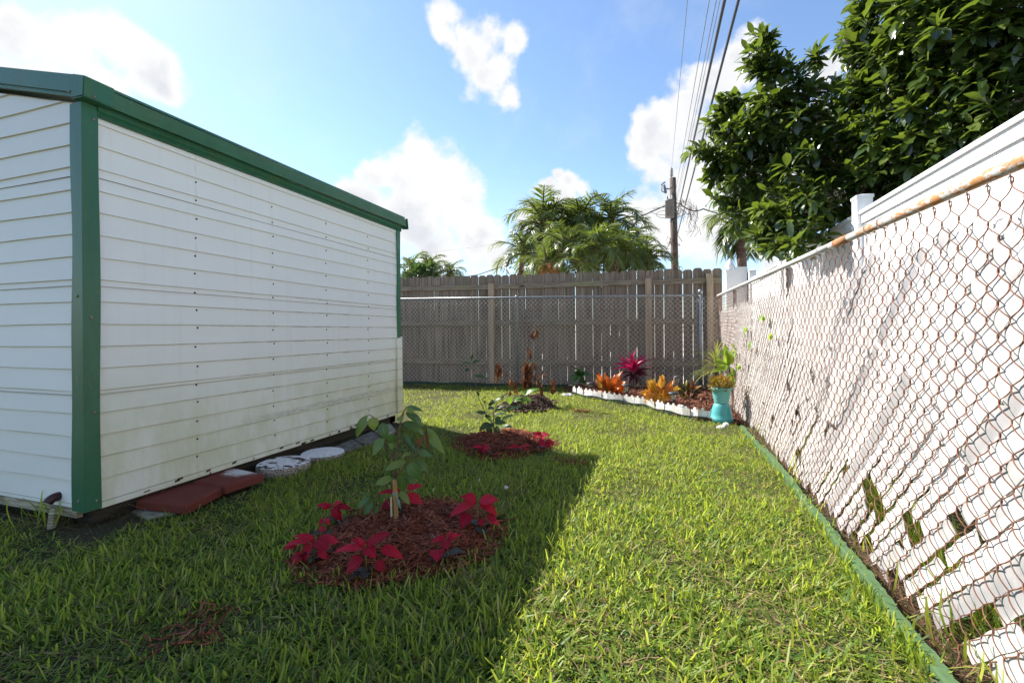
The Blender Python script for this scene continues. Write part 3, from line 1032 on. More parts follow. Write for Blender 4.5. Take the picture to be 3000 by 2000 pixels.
    # drain pipe elbow
    c = onY(152, 1470, YF - .02)
    mb = MB()
    pts = [(c.x + .01, YF + .03, c.z + .022)]
    for k in range(9):
        a = k / 8 * math.pi * .36
        pts.append((c.x + .01 - .006 * k / 8, YF - .006 - .034 * math.sin(a), c.z + .022 - .034 * (1 - math.cos(a))))
    mb.tube(pts, .021, 14)
    e = Vector(pts[-1])
    d = (Vector(pts[-1]) - Vector(pts[-2])).normalized()
    pp = mb.build('drain_pipe', M['maroon'], t, smooth=True)
    mb = MB()
    mb.tube([e + d * .0005, e + d * .003], .0175, 14)
    mb.build('pipe_mouth', M['greyplastic'], pp)


shed()
mb = MB()
c = onY(163, 1490, YF - .03)
mb.obox((c.x + .005, YF - .045, .055), (.014, .003, .004), (0, .007, 0), (.010, 0, .05))
tag(mb.build('wood_offcut', M['oldwood'], loc=(c.x, YF - .045, 0)), 'small pale wood offcut leaning under the drain pipe', 'wood offcut')
lawn()


# ------------------------------------------------------------------ mulch, soil
def mound(name, poly, h, mats, label, cat, nchip, clen, cw, lump=.012, crumb=False, extra=None):
    xs = [p[0] for p in poly]
    ys = [p[1] for p in poly]
    x0, x1, y0, y1 = min(xs), max(xs), min(ys), max(ys)
    step = .03
    gx = np.arange(x0 - step, x1 + 2 * step, step)
    gy = np.arange(y0 - step, y1 + 2 * step, step)
    GX, GY = np.meshgrid(gx, gy)
    ins = in_poly(GX, GY, poly)
    e = edge_dist(GX, GY, poly) * np.where(ins, 1, -1)

    def H(X, Y, e):
        s = np.clip(e / .16, 0, 1)
        return .005 + h * s * s * (3 - 2 * s) + lump * np.sin(X * 23 + 2 * np.sin(Y * 17)) * np.sin(Y * 21 + np.sin(X * 13)) * s
    Z = H(GX, GY, np.maximum(e, 0)) - np.where(e < 0, .02, 0)
    V = np.stack([GX, GY, Z], -1).reshape(-1, 3)
    nx = len(gx)
    idx = np.arange(len(V)).reshape(len(gy), nx)
    Q = np.stack([idx[:-1, :-1], idx[:-1, 1:], idx[1:, 1:], idx[1:, :-1]], -1).reshape(-1, 4)
    ok = (e.reshape(-1)[Q] > -.02).any(1)
    Q = Q[ok]
    # chips
    n = nchip * 3
    X = rng.uniform(x0 - .05, x1 + .05, n)
    Y = rng.uniform(y0 - .05, y1 + .05, n)
    ins = in_poly(X, Y, poly)
    ed = edge_dist(X, Y, poly)
    ok = ins | ((ed < .05) & (rng.random(n) < .10))
    X, Y, ed, ins = X[ok][:nchip], Y[ok][:nchip], ed[ok][:nchip], ins[ok][:nchip]
    n = len(X)
    zz = np.where(ins, H(X, Y, ed), .018) + rng.uniform(0, .012, n)
    az = rng.uniform(0, 6.28, n)
    el = rng.normal(0, .28, n)
    L = rng.gamma(4, clen / 4, n) * .5
    W = rng.uniform(.5, 1.3, n) * cw * .5
    T = rng.uniform(.25, .8, n) * cw * .3
    if crumb:
        L = rng.uniform(.4, 1.3, n) * cw
        T = W * .9
    d = np.stack([np.cos(az) * np.cos(el), np.sin(az) * np.cos(el), np.sin(el)], 1)
    s = np.stack([-np.sin(az), np.cos(az), rng.normal(0, .3, n)], 1)
    u = np.cross(d, s)
    C = np.stack([X, Y, zz], 1)
    bend = rng.normal(0, .12, n)
    corners = []
    for a in (-1, 0, 1):
        off = (abs(a) - .5) * (bend * L)[:, None] * u
        wf = 1.0 if a == 0 else .55
        for b_, c_ in ((-1, -1), (1, -1), (1, 1), (-1, 1)):
            corners.append(C + d * (a * L)[:, None] + s * (b_ * W * wf)[:, None] + u * (c_ * T * wf)[:, None] + off)
    CV = np.stack(corners, 1).reshape(-1, 3)
    CV[:, 2] = np.maximum(CV[:, 2], .003)
    fq = []
    for k in (0, 4):
        for j in range(4):
            j2 = (j + 1) % 4
            fq.append((k + j, k + j2, k + 4 + j2, k + 4 + j))
    fq += [(3, 2, 1, 0), (8, 9, 10, 11)]
    FQ = (np.arange(n)[:, None, None] * 12 + np.array(fq)[None]).reshape(-1, 4)
    o = np_mesh(name, np.concatenate([V, CV]), np.concatenate([Q, FQ + len(V)]), mats, midx=np.concatenate([np.zeros(len(Q), np.int32), np.ones(len(FQ), np.int32)]))
    tag(o, label, cat, kind='stuff')
    return o


mound('mulch', BED1, .045, [M['mulchbase'], M['mulch']], 'mound of shredded red bark mulch round the staked sapling', 'mulch', 9000, .052, .0072)
mound('mulch', BED2, .05, [M['mulchbase'], M['mulch']], 'mound of shredded red mulch round the second sapling', 'mulch', 6000, .052, .0074)
mound('soil_mound', SOILP, .085, [M['darksoil'], M['crumbs']], 'small mound of dark soil under the dead brown plant', 'soil', 2600, .03, .014, .02, True)
mound('mulch', BEDC, .05, [M['mulchbase'], M['mulchbrown']], 'red brown mulch filling the corner flower bed', 'mulch', 11000, .06, .011)
for i, (c, rx, ry) in enumerate(PATCH):
    poly = [(c.x + rx * math.cos(a) * U(.7, 1.1), c.y + ry * math.sin(a) * U(.7, 1.1)) for a in [k * .7 for k in range(9)]]
    lab = ['loose scatter of red mulch on the sunlit lawn edge near the shadow tip', 'small scatter of brown mulch on the sunny grass behind the soil mound', 'larger scatter of red mulch in the shaded grass at the front left',
           'smallest front scatter of red mulch at the bottom left of the lawn', 'red mulch crumbs in the shaded grass left of the front bed'][i]
    mound('mulch_scatter', poly, .008, [M['soil'], M['mulch']], lab, 'mulch', [200, 200, 70, 25, 25][i], .045, .006, .002)


# ------------------------------------------------------------------ screen-referenced foliage at a real depth
def sleaf(mb, sc, b, tip, w, t0, db=0, dt=0, nrm=None, **kw):
    """leaf whose base and tip lie at depths t0+db, t0+dt along the rays through the photo points"""
    k = {S4: 3.136, S5: 2.94, S6: 3.135, S7: 3.618}[sc]
    P0 = atT(*sc(*b), t0 + db)
    P1 = atT(*sc(*tip), t0 + dt)
    n = nrm or Vector((U(-.5, .5), -.8 + U(-.4, .4), .8 + U(-.3, .4)))
    leaf(mb, P0, P1, w / k / F * t0, n, **kw)


def spath(mb, sc, pts, t0, r0, r1, dd=None, n=6):
    P = []
    for i, q in enumerate(pts):
        P.append(atT(*sc(*q), t0 + (dd[i] if dd else 0)))
    Q = []
    for i in range(len(P) - 1):
        for k in range(3):
            Q.append(P[i].lerp(P[i + 1], k / 3))
    Q.append(P[-1])
    m_ = len(Q)
    mb.tube(Q, [r0 + (r1 - r0) * i / (m_ - 1) for i in range(m_)], n)


# front sapling
def sapling_front():
    base = G(1163, 1556)
    t0 = depth(base)
    t = thing('sapling', 'staked young fruit tree sapling with broad leaves in the front mulch bed', 'sapling', base)
    mb = MB()
    spath(mb, S4, [(1600, 1600), (1597, 1270), (1590, 1090), (1610, 950), (1640, 750), (1665, 650), (1700, 600)], t0, .0068, .0026, [.03, .02, .0, 0, .0, 0, 0])
    spath(mb, S4, [(1585, 1095), (1520, 1000), (1480, 890), (1440, 760), (1385, 685), (1345, 673)], t0, .0035, .0016, [0, .02, .03, .03, .02, .01])
    spath(mb, S4, [(1600, 1240), (1660, 1170), (1790, 1020), (1860, 880), (1885, 790)], t0, .0035, .0016, [0, -.02, -.03, -.02, -.02])
    spath(mb, S5, [(1190, 600), (1100, 430), (1000, 470)], t0, .003, .0015, [.03, .04, .04])
    mb.build('stem', M['stem'], t, smooth=True)
    mb = MB()
    L = [((1345, 675), (1232, 872), 74), ((1352, 730), (1240, 878), 62), ((1390, 690), (1395, 818), 98), ((1470, 745), (1512, 895), 104), ((1492, 890), (1388, 1045), 112), ((1560, 845), (1575, 930), 100),
         ((1700, 600), (1855, 642), 42), ((1700, 615), (1775, 665), 55), ((1690, 655), (1848, 785), 92), ((1655, 745), (1860, 862), 92), ((1650, 680), (1652, 742), 84), ((1885, 795), (2058, 1038), 95),
         ((1670, 850), (1788, 1015), 45), ((1800, 1008), (1938, 1058), 64), ((1740, 1030), (1628, 1098), 62), ((1690, 1110), (1495, 1185), 84), ((1715, 1098), (1845, 1275), 122), ((1780, 1092), (1905, 1205), 72),
         ((1680, 1140), (1785, 1275), 84), ((1650, 1205), (1660, 1375), 92), ((1565, 1260), (1405, 1312), 84), ((1700, 1230), (1772, 1315), 52), ((1560, 990), (1700, 1002), 44), ((1640, 1375), (1725, 1495), 60),
         ((1600, 1000), (1520, 930), 60), ((1650, 1130), (1560, 1230), 70), ((1620, 930), (1560, 860), 66), ((1905, 925), (1975, 940), 40), ((1560, 1120), (1500, 1225), 60)]
    for b, tp, w in L:
        sleaf(mb, S4, b, tp, w, t0, U(-.02, .02), U(-.06, .05), bow=U(.04, .14), fold=U(.1, .35), ns=7, prof='ovate', wav=.03)
    for b, tp, w in [((980, 460), (865, 558), 60), ((1010, 490), (930, 622), 72), ((1060, 530), (1010, 655), 74), ((1090, 600), (1118, 702), 66), ((1150, 600), (1165, 702), 66), ((1100, 430), (1070, 540), 42), ((960, 445), (905, 430), 30), ((1240, 420), (1320, 520), 60)]:
        sleaf(mb, S5, b, tp, w, t0, U(.02, .05), U(0, .06), bow=.1, ns=7, prof='ovate', wav=.03)
    mb.build('foliage', M['citrusleaf'], t, smooth=True)
    mb = MB()
    sleaf(mb, S4, (1880, 790), (1895, 1066), 34, t0, -.02, -.03, bow=-.04, fold=.9, ns=8, prof='lance', wav=.15)
    sleaf(mb, S4, (1850, 880), (1800, 960), 60, t0, -.02, 0, bow=.05, fold=.6, ns=6, prof='ovate', wav=.15)
    mb.build('withered_leaf', M['brownleaf'], t, smooth=True)
    # stake
    st = thing('bamboo_stake', 'tan bamboo cane stake tied to the front sapling', 'stake', base)
    mb = MB()
    top = atT(1156, 1405, t0 - .012)
    bot = Vector((base.x, base.y, -.02)) + (ray(1163, 1556) * -.012)
    pts = [bot.lerp(top, k / 12) for k in range(13)]
    mb.tube(pts, [.0105 if k not in (3, 8) else .0122 for k in range(13)], 12)
    mb.lathe([(.008, 0), (.008, .0006)], top + Vector((0, 0, .0005)), 10)
    mb.build('cane', M['bamboo'], st, smooth=True)
    mb = MB()
    c = pts[9]
    for k in range(3):
        ring = [(c.x + .0125 * math.cos(a), c.y + .0125 * math.sin(a), c.z + .004 * k + .002 * math.sin(a + k)) for a in [j * .5236 for j in range(13)]]
        mb.tube(ring, .0011, 5)
    for k in range(4):
        mb.tube([c + Vector((.010, -.008, 0)), c + Vector((.02 + .004 * k, -.012, -.02 - .004 * k)), c + Vector((.022 + .004 * k, -.010, -.045 - .006 * k))], .0013, 5)
    mb.build('twine', M['tie'], st)
    mb = MB()
    c2 = atT(*S5(1165, 540), t0 - .03)
    mb.obox(c2, (.0045, 0, .002), (0, .001, 0), (-.001, 0, .045))
    mb.build('plant_tag', M['whitetag'], st)


sapling_front()


def poinsettia(c, base, tips, label, seed_h=.0, sc=S5, dark=4, grp='poinsettias in the front mulch bed'):
    k = {S5: 2.94, S6: 3.135}[sc]
    B = G(*sc(*base), .03)
    t0 = depth(B)
    t = thing('poinsettia', label, 'poinsettia', B, grp)
    C = atT(*sc(*c), t0)
    mb = MB()
    mb.tube([B - Vector((0, 0, .04)), B.lerp(C, .5) + Vector((U(-.01, .01), 0, 0)), C], [.0035, .003, .0025], 6)
    lv = MB()
    dk = MB()
    for tp in tips:
        tx, ty, w = tp[:3]
        bs = tp[3] if len(tp) > 3 else c
        P0 = atT(*sc(*bs), t0 + U(-.01, .01))
        lenpx = math.hypot(tx - bs[0], ty - bs[1]) / k
        want = w * 1.75 / k
        dz = math.sqrt(max(0, want ** 2 - lenpx ** 2)) / F * t0
        # petals pointing down the picture come towards the viewer
        sg = -1 if ty > bs[1] - 10 else 1
        P1 = atT(*sc(tx, ty), t0 + sg * dz * .8)
        if len(tp) > 3:
            mb.tube([C.lerp(B, .35), (C + P0) / 2 + Vector((0, 0, .006)), P0], .0017, 5)
        st = P0.lerp(P1, .06)
        mb.tube([P0, st], .0014, 5)
        leaf(lv, st, P1, w / k / F * t0 * 1.16, (U(-.3, .3), -.7, 1.0), bow=U(.05, .16), fold=U(.12, .35), ns=7, prof='ovate', wav=.035, curl=U(0, .12))
    for i in range(dark):
        a = U(0, 6.28)
        r = U(.05, .085)
        P0 = B + Vector((0, 0, U(.005, .03)))
        P1 = B + Vector((math.cos(a) * r, math.sin(a) * r, U(-.005, .03)))
        leaf(dk, P0, P1, r * .6, (0, 0, 1), bow=.15, ns=6, prof='ovate', wav=.05)
    mb.build('stem', M['greenstem'], t, smooth=True)
    lv.build('bracts', M['red'], t, smooth=True)
    if dark:
        dk.build('leaves', M['purpleleaf'], t, smooth=True)
    cy = MB()
    for i in range(5):
        p = C + Vector((U(-.006, .006), U(-.006, .006), U(.002, .008)))
        cy.lathe([(.0005, -.003), (.0026, 0), (.002, .003), (.0003, .004)], p, 6)
    cy.build('flower_centre', M['potleaf'], t, smooth=True)


poinsettia((665, 540), (690, 690), [(515, 530, 42), (560, 562, 46), (740, 488, 42), (828, 556, 54), (735, 655, 72), (598, 516, 30), (700, 600, 55)], 'poinsettia with red bracts at the back left rim of the front bed')
poinsettia((590, 640), (600, 800), [(545, 705, 40), (640, 690, 36), (515, 780, 62, (625, 722)), (600, 620, 30)], 'small drooping poinsettia with few red bracts, between the two left poinsettias', dark=2)
poinsettia((520, 815), (500, 1010), [(310, 797, 38), (238, 872, 58), (718, 845, 82), (625, 910, 104), (408, 1060, 112), (278, 1038, 92, (420, 950)), (222, 922, 52, (360, 880)), (630, 995, 54, (520, 920))], 'wide red poinsettia on the far left of the front bed', dark=6)
poinsettia((940, 885), (960, 1130), [(830, 818, 52), (672, 925, 56), (800, 918, 46), (1158, 760, 82), (1268, 980, 82, (1060, 890)), (1032, 978, 92), (765, 1112, 132, (940, 980)), (868, 793, 28), (1105, 1095, 74, (1030, 1000)), (905, 812, 40)], 'largest red poinsettia with torn bracts at the front of the bed', dark=5)
poinsettia((1650, 810), (1655, 1010), [(1500, 842, 42), (1690, 748, 36), (1775, 780, 36), (1650, 908, 104), (1560, 1002, 112, (1560, 900)), (1558, 795, 30), (1740, 800, 40)], 'small red poinsettia on a bare green stem, front right of the bed', dark=3)
poinsettia((1910, 500), (1895, 760), [(1768, 448, 84), (2092, 476, 92), (1660, 632, 82), (1765, 728, 104, (1850, 590)), (2085, 610, 72), (2070, 662, 62, (1990, 610)), (1930, 705, 52, (1950, 640)), (2100, 690, 52, (2010, 660))], 'tall red poinsettia with paired bracts at the right end of the front bed', dark=5)
poinsettia((1240, 425), (1260, 610), [(1045, 432, 42), (1430, 358, 62, (1290, 390)), (1438, 516, 84, (1280, 440)), (1085, 592, 92, (1190, 480)), (1335, 462, 42), (1180, 380, 40)], 'red poinsettia half hidden behind the bamboo stake', dark=4)
G2 = 'poinsettias in the second mulch bed'
poinsettia((840, 1290), (830, 1350), [(715, 1285, 36), (885, 1255, 36), (890, 1300, 40), (775, 1340, 40), (860, 1340, 46), (800, 1265, 30)], 'low red poinsettia at the shaded left front of the second bed', sc=S6, dark=3, grp=G2)
poinsettia((1365, 1175), (1370, 1260), [(1285, 1150, 36), (1450, 1170, 36), (1290, 1205, 36), (1415, 1145, 36), (1380, 1215, 44), (1330, 1140, 30)], 'sunlit red poinsettia at the right of the second bed', sc=S6, dark=3, grp=G2)
poinsettia((1400, 1235), (1400, 1310), [(1330, 1230, 40), (1495, 1265, 44), (1350, 1280, 44), (1440, 1290, 48), (1470, 1225, 36)], 'shaded red poinsettia just in front of the sunlit one in the second bed', sc=S6, dark=3, grp=G2)
poinsettia((1180, 1285), (1180, 1340), [(1040, 1290, 26), (1260, 1270, 26), (1110, 1320, 30), (1240, 1315, 30), (1090, 1275, 24)], 'flattened red poinsettia in the middle of the second bed', sc=S6, dark=2, grp=G2)


def sapling_mid():
    base = G(*S6(930, 1215))
    t0 = depth(base)
    t = thing('sapling', 'dark leafed sapling with one tall thin shoot in the second mulch bed', 'sapling', base)
    mb = MB()
    spath(mb, S6, [(932, 1230), (930, 1060), (930, 930), (960, 880), (1030, 820)], t0, .006, .0025)
    spath(mb, S6, [(930, 1080), (850, 960), (790, 830), (750, 650), (722, 530), (735, 440)], t0, .004, .0016)
    spath(mb, S6, [(930, 1000), (1010, 950), (1100, 900)], t0, .003, .0015)
    spath(mb, S6, [(870, 960), (850, 890), (830, 850), (870, 790)], t0, .0025, .0014)
    mb.build('stem', M['greenstem'], t, smooth=True)
    mb = MB()
    L = [((720, 492), (615, 455), 30), ((720, 522), (608, 514), 34), ((730, 522), (808, 490), 38), ((705, 568), (665, 592), 36), ((750, 627), (875, 655), 36), ((728, 480), (738, 425), 24),
         ((790, 815), (765, 770), 34), ((850, 800), (900, 790), 22), ((830, 850), (860, 830), 30), ((900, 900), (1000, 835), 48), ((1000, 850), (1052, 796), 34), ((880, 905), (960, 850), 40), ((930, 920), (875, 935), 44),
         ((860, 975), (762, 960), 38), ((860, 985), (895, 1055), 56), ((930, 1000), (1048, 982), 50), ((1005, 1035), (1115, 990), 36), ((935, 1058), (1048, 1062), 54), ((980, 1108), (1115, 1106), 54),
         ((900, 1065), (795, 1132), 66), ((885, 1080), (900, 1155), 66), ((915, 1105), (895, 1228), 68), ((955, 1085), (978, 1226), 62), ((1040, 935), (1185, 910), 42), ((960, 930), (1075, 893), 32),
         ((925, 1010), (850, 1020), 48), ((935, 960), (1010, 930), 40), ((1030, 960), (1100, 905), 40), ((940, 890), (900, 850), 40), ((850, 880), (820, 860), 30), ((930, 1090), (860, 1090), 54), ((940, 1040), (1000, 1010), 50)]
    for b, tp, w in L:
        sleaf(mb, S6, b, tp, w, t0, U(-.02, .02), U(-.09, .07), bow=U(.04, .14), ns=6, prof='ovate', wav=.03)
    mb.build('foliage', M['darkleaf'], t, smooth=True)
    b2 = G(*S6(1180, 935), .02)
    t1 = depth(b2)
    t = thing('sapling', 'small seedling with a few bright sunlit leaves before the soil mound', 'sapling', b2)
    mb = MB()
    spath(mb, S6, [(1180, 950), (1185, 880), (1200, 825)], t1, .004, .002)
    mb.build('stem', M['greenstem'], t, smooth=True)
    mb = MB()
    for b, tp, w in [((1203, 812), (1358, 748), 52), ((1190, 835), (1295, 882), 58), ((1060, 820), (1085, 892), 66), ((1185, 855), (1115, 872), 30), ((1190, 825), (1100, 860), 40), ((1195, 850), (1230, 905), 44), ((1210, 800), (1260, 745), 34)]:
        sleaf(mb, S6, b, tp, w, t1, U(-.02, .02), U(-.06, .06), bow=.12, ns=6, prof='ovate', wav=.03)
    mb.build('foliage', M['brightleaf'], t, smooth=True)


sapling_mid()


def dead_plant():
    base = G(*S6(1262, 880), .03)
    t0 = depth(base)
    t = thing('dead_plant', 'dead shrub with hanging brown curled leaves on the soil mound', 'dead plant', base)
    mb = MB()
    spath(mb, S6, [(1250, 890), (1250, 740), (1240, 460), (1262, 260), (1300, 60)], t0, .009, .002)
    spath(mb, S6, [(1245, 665), (1130, 630), (1020, 590), (968, 490)], t0, .0055, .002, [0, -.05, -.08, -.1])
    spath(mb, S6, [(1248, 610), (1330, 662), (1400, 665), (1465, 645)], t0, .005, .002, [0, -.05, -.08, -.05])
    spath(mb, S6, [(1262, 270), (1310, 185), (1395, 185)], t0, .003, .0015)
    spath(mb, S6, [(1245, 560), (1320, 560), (1395, 590)], t0, .0035, .0016, [0, .06, .08])
    spath(mb, S6, [(1245, 480), (1262, 420), (1265, 370)], t0, .003, .0016)
    mb.build('stem', M['stem'], t, smooth=True)
    mb = MB()
    clus = [(968, 495, 955, 715, 9), (1312, 188, 1320, 345, 5), (1335, 200, 1325, 320, 3), (1235, 465, 1215, 645, 5), (1258, 520, 1240, 750, 10), (1225, 560, 1215, 780, 8), (1280, 500, 1300, 640, 4), (1392, 588, 1392, 665, 4),
            (1462, 645, 1470, 812, 7), (1365, 690, 1382, 838, 4), (1090, 635, 1062, 800, 4), (1132, 640, 1132, 825, 4), (1080, 755, 1050, 835, 5), (1260, 370, 1272, 490, 5), (1395, 185, 1392, 205, 3), (1320, 600, 1340, 740, 5), (1255, 650, 1235, 790, 6), (1040, 590, 1025, 660, 2)]
    for (x0, y0, x1, y1, n) in clus:
        ln = y1 - y0
        for i in range(n):
            a = U(0, .45)
            bx, by = x0 + (x1 - x0) * a + U(-14, 14), y0 + ln * a + U(-6, 6)
            l2 = ln * U(.4, .62)
            w = min(ln * .15, 24) * U(.6, 1.4) + 5
            sleaf(mb, S6, (bx, by), (bx + U(-22, 22), by + l2), w, t0, U(-.06, .05), U(-.06, .05), nrm=Vector((U(-1, 1), U(-1, .3), U(-.2, .4))), bow=U(-.12, .15), fold=U(.5, 1.4), ns=7, prof='oval', wav=.16)
    mb.build('withered_leaves', M['brownleaf'], t, smooth=True)


dead_plant()


# ------------------------------------------------------------------ corner bed plants
def rosette(mb, C, n, L, W, el, prof='lance', az0=0, azr=6.283, droop=.0, mi=0, ns=6, curl=0.1, fold=.25, jit=.15):
    for i in range(n):
        a = az0 + azr * (i + U(-.3, .3)) / n
        e = el[0] + (el[1] - el[0]) * rnd.random()
        l = L * U(1 - jit, 1 + jit)
        d = Vector((math.cos(a) * math.cos(e), math.sin(a) * math.cos(e), math.sin(e)))
        P0 = C + d * (.06 * l)
        P1 = C + d * l - Vector((0, 0, droop * l))
        leaf(mb, P0, P1, W * U(.85, 1.15), (0 - d.x * .3, 0 - d.y * .3, 1), bow=U(.04, .12), fold=fold, ns=ns, prof=prof, curl=curl * U(.3, 1.2), wav=.02, mi=mi)


def bed_plants():
    def base(x, y, z=.05):
        return G(*S7(x, y), z)
    # broad green plant by the left end of the border
    B = base(352, 838)
    t = thing('broad_leaf_plant', 'green broad leafed rosette plant at the left end of the corner bed', 'plant', B)
    t0 = depth(B)
    mb = MB()
    for tip, w in (((238, 775), 60), ((262, 632), 46), ((305, 845), 60), ((395, 622), 40), ((420, 815), 62), ((515, 735), 46), ((330, 650), 60), ((380, 640), 66), ((470, 690), 44), ((280, 690), 50), ((350, 770), 60)):
        sleaf(mb, S7, (358, 725), tip, w, t0, 0, U(-.14, .06), bow=.22, ns=7, prof='lance', curl=.05)
    mb.build('foliage', M['greenleaf'], t, smooth=True)
    mb = MB()
    mb.tube([B - Vector((0, 0, .05)), atT(*S7(358, 725), t0)], .012, 7)
    mb.build('stem', M['greenstem'], t)
    # cordyline
    B = base(925, 868)
    t0 = depth(B)
    t = thing('cordyline', 'magenta cordyline with dark lower leaves in the corner bed', 'plant', B)
    mb = MB()
    spath(mb, S7, [(925, 880), (928, 760), (930, 660)], t0, .014, .010)
    mb.build('stem', M['stem'], t)
    mb = MB()
    for tip, w in (((684, 655), 40), ((708, 582), 46), ((775, 508), 52), ((880, 458), 40), ((942, 446), 58), ((1062, 484), 48), ((1205, 522), 36), ((800, 560), 44), ((990, 520), 44), ((850, 520), 44), ((905, 500), 44), ((1040, 545), 40), ((760, 640), 40)):
        sleaf(mb, S7, (930, 690 - U(0, 30)), tip, w, t0, 0, U(-.12, .10), bow=.12, ns=8, prof='lance', fold=.35, curl=.08)
    mb.build('foliage', M['magenta'], t, smooth=True)
    mb = MB()
    for tip, w in (((1130, 640), 36), ((1140, 600), 34), ((1090, 690), 36), ((720, 700), 34), ((1050, 760), 36), ((800, 760), 34), ((1010, 820), 34), ((870, 830), 36), ((960, 840), 34), ((840, 690), 36), ((1000, 690), 36), ((900, 780), 36), ((950, 770), 36), ((760, 730), 30), ((1110, 720), 30)):
        sleaf(mb, S7, (928, 715), tip, w, t0, 0, U(-.16, .14), bow=.14, ns=7, prof='lance', fold=.35, curl=.1)
    mb.build('lower_leaves', M['maroonleaf'], t, smooth=True)

    # crotons
    def croton(c, b, tips, mat, label, w0):
        B = base(*b)
        t0 = depth(B)
        t = thing('croton', label, 'croton', B, 'crotons in the corner bed')
        mb = MB()
        spath(mb, S7, [b, ((c[0] + b[0]) / 2, (c[1] + b[1]) / 2), c], t0, .008, .005)
        spath(mb, S7, [b, (b[0] - 50, b[1] - 60), (b[0] - 70, b[1] - 120)], t0, .006, .004)
        spath(mb, S7, [b, (b[0] + 55, b[1] - 60), (b[0] + 75, b[1] - 120)], t0, .006, .004)
        mb.build('stem', M['stem'], t)
        mb = MB()
        for (x, y) in tips:
            for k in range(3):
                f = U(.42, .66)
                bx, by = b[0] + (x - b[0]) * f, b[1] + (y - b[1]) * f + 20
                sleaf(mb, S7, (bx + U(-16, 16), by + U(-16, 16)), (x + U(-26, 26) * (k > 0), y + U(-26, 26) * (k > 0)), w0 * U(.9, 1.3), t0, U(-.04, .06), U(-.10, .05), nrm=Vector((U(-.6, .6), -.8, U(.4, 1.1))), bow=U(.05, .18), ns=7, prof='ovate', fold=U(.15, .4), curl=U(.05, .25), wav=.05)
        mb.build('foliage', mat, t, smooth=True)

    croton((690, 800), (690, 925), [(520, 765), (560, 705), (625, 705), (580, 770), (660, 735), (775, 685), (740, 725), (845, 780), (830, 830), (800, 885), (640, 835), (545, 885), (720, 800), (690, 850), (600, 830), (760, 850)], M['crotonorange'], 'orange red croton with striped leaves, left of the front lamp', 58)
    croton((1200, 860), (1195, 1020), [(1080, 775), (1130, 755), (1215, 728), (1345, 785), (1415, 850), (1320, 895), (1050, 862), (1040, 912), (1060, 978), (1125, 1025), (1190, 825), (1270, 870), (1110, 900), (1180, 930), (1250, 940), (1330, 830), (1150, 980)], M['crotonyellow'], 'golden yellow croton in the middle of the corner bed', 64)
    croton((1515, 860), (1510, 975), [(1405, 830), (1440, 790), (1500, 770), (1560, 780), (1620, 820), (1600, 900), (1440, 900), (1520, 860), (1640, 870), (1400, 880), (1560, 930), (1480, 950)], M['crotondark'], 'dark multicoloured croton with narrow leaves near the teal pots', 34)
    # low green plant behind
    B = base(1290, 790)
    t0 = depth(B)
    t = thing('broad_leaf_plant', 'dark green leafy plant in fence shade behind the golden croton', 'plant', B)
    mb = MB()
    for tip, w in (((1155, 690), 44), ((1195, 638), 40), ((1345, 640), 44), ((1445, 655), 44), ((1410, 710), 40), ((1240, 640), 40), ((1180, 740), 40), ((1300, 660), 50), ((1370, 720), 44), ((1250, 720), 44)):
        sleaf(mb, S7, (1290, 745), tip, w, t0, 0, U(-.14, .08), bow=.2, ns=6, prof='ovate')
    mb.build('foliage', M['greenleaf'], t, smooth=True)
    mb = MB()
    mb.tube([B - Vector((0, 0, .05)), atT(*S7(1290, 740), t0)], .008, 6)
    mb.build('stem', M['greenstem'], t)
    # spiky dracaena
    B = base(1790, 985)
    t0 = depth(B) + .25
    B = atT(*S7(1790, 940), t0)
    B.z = .05
    t = thing('spiky_plant', 'spiky striped dracaena behind the stacked teal pots', 'plant', B)
    C = atT(*S7(1795, 590), t0)
    mb = MB()
    mb.tube([B - Vector((0, 0, .05)), B.lerp(C, .5) + Vector((.01, 0, 0)), C], [.016, .014, .012], 8)
    mb.build('stem', M['bark'], t)
    mb = MB()
    for k in range(3):
        rosette(mb, C - Vector((0, 0, .05 * k)), 30, .34, .021, (-.2 if k else .5, 1.3 - .4 * k), 'blade', droop=.12 + .1 * k, curl=.2, ns=7, jit=.3)
    mb.build('foliage', M['stripeleaf'], t, smooth=True)
    # lime green plant against the fence
    B = base(1985, 1050)
    t0 = depth(B)
    t = thing('climbing_plant', 'lime green large leafed plant climbing between teal pots and white fence', 'plant', B)
    mb = MB()
    spath(mb, S7, [(1985, 1060), (1975, 930), (1960, 780), (1935, 620), (1930, 480)], t0, .018, .008, [0, .03, .05, .04, .03])
    spath(mb, S7, [(2000, 1060), (2000, 900), (1985, 780)], t0, .013, .008, [.03, .05, .05])
    spath(mb, S7, [(1935, 560), (2010, 440), (2080, 410)], t0, .005, .003, [.03, -.02, -.05])
    mb.build('trunk', M['bark'], t, smooth=True)
    mb = MB()
    for b, tp, w in [((1900, 600), (1880, 430), 66), ((1935, 610), (1980, 440), 70), ((1925, 600), (1995, 500), 80), ((1900, 590), (1785, 600), 70), ((1930, 640), (1760, 690), 60), ((1950, 640), (2000, 760), 66), ((1975, 700), (1995, 845), 60), ((1985, 440), (2045, 480), 56), ((1990, 430), (1930, 385), 44),
                     ((2010, 420), (2090, 405), 34), ((1900, 440), (1900, 385), 34), ((1870, 560), (1800, 560), 48), ((1880, 520), (1925, 420), 70), ((1930, 580), (1900, 660), 66), ((1850, 600), (1870, 640), 50), ((1955, 560), (1935, 480), 66), ((1960, 690), (1950, 790), 50)]:
        sleaf(mb, S7, b, tp, w, t0, U(-.02, .03), U(-.09, .05), bow=.12, ns=7, prof='ovate', wav=.03)
    mb.build('foliage', M['limeleaf'], t, smooth=True)

    # stacked pots
    c = G(*S7(1860, 1218))
    t0 = depth(c)
    k = 1 / 3.618 / F * t0
    hl = .19
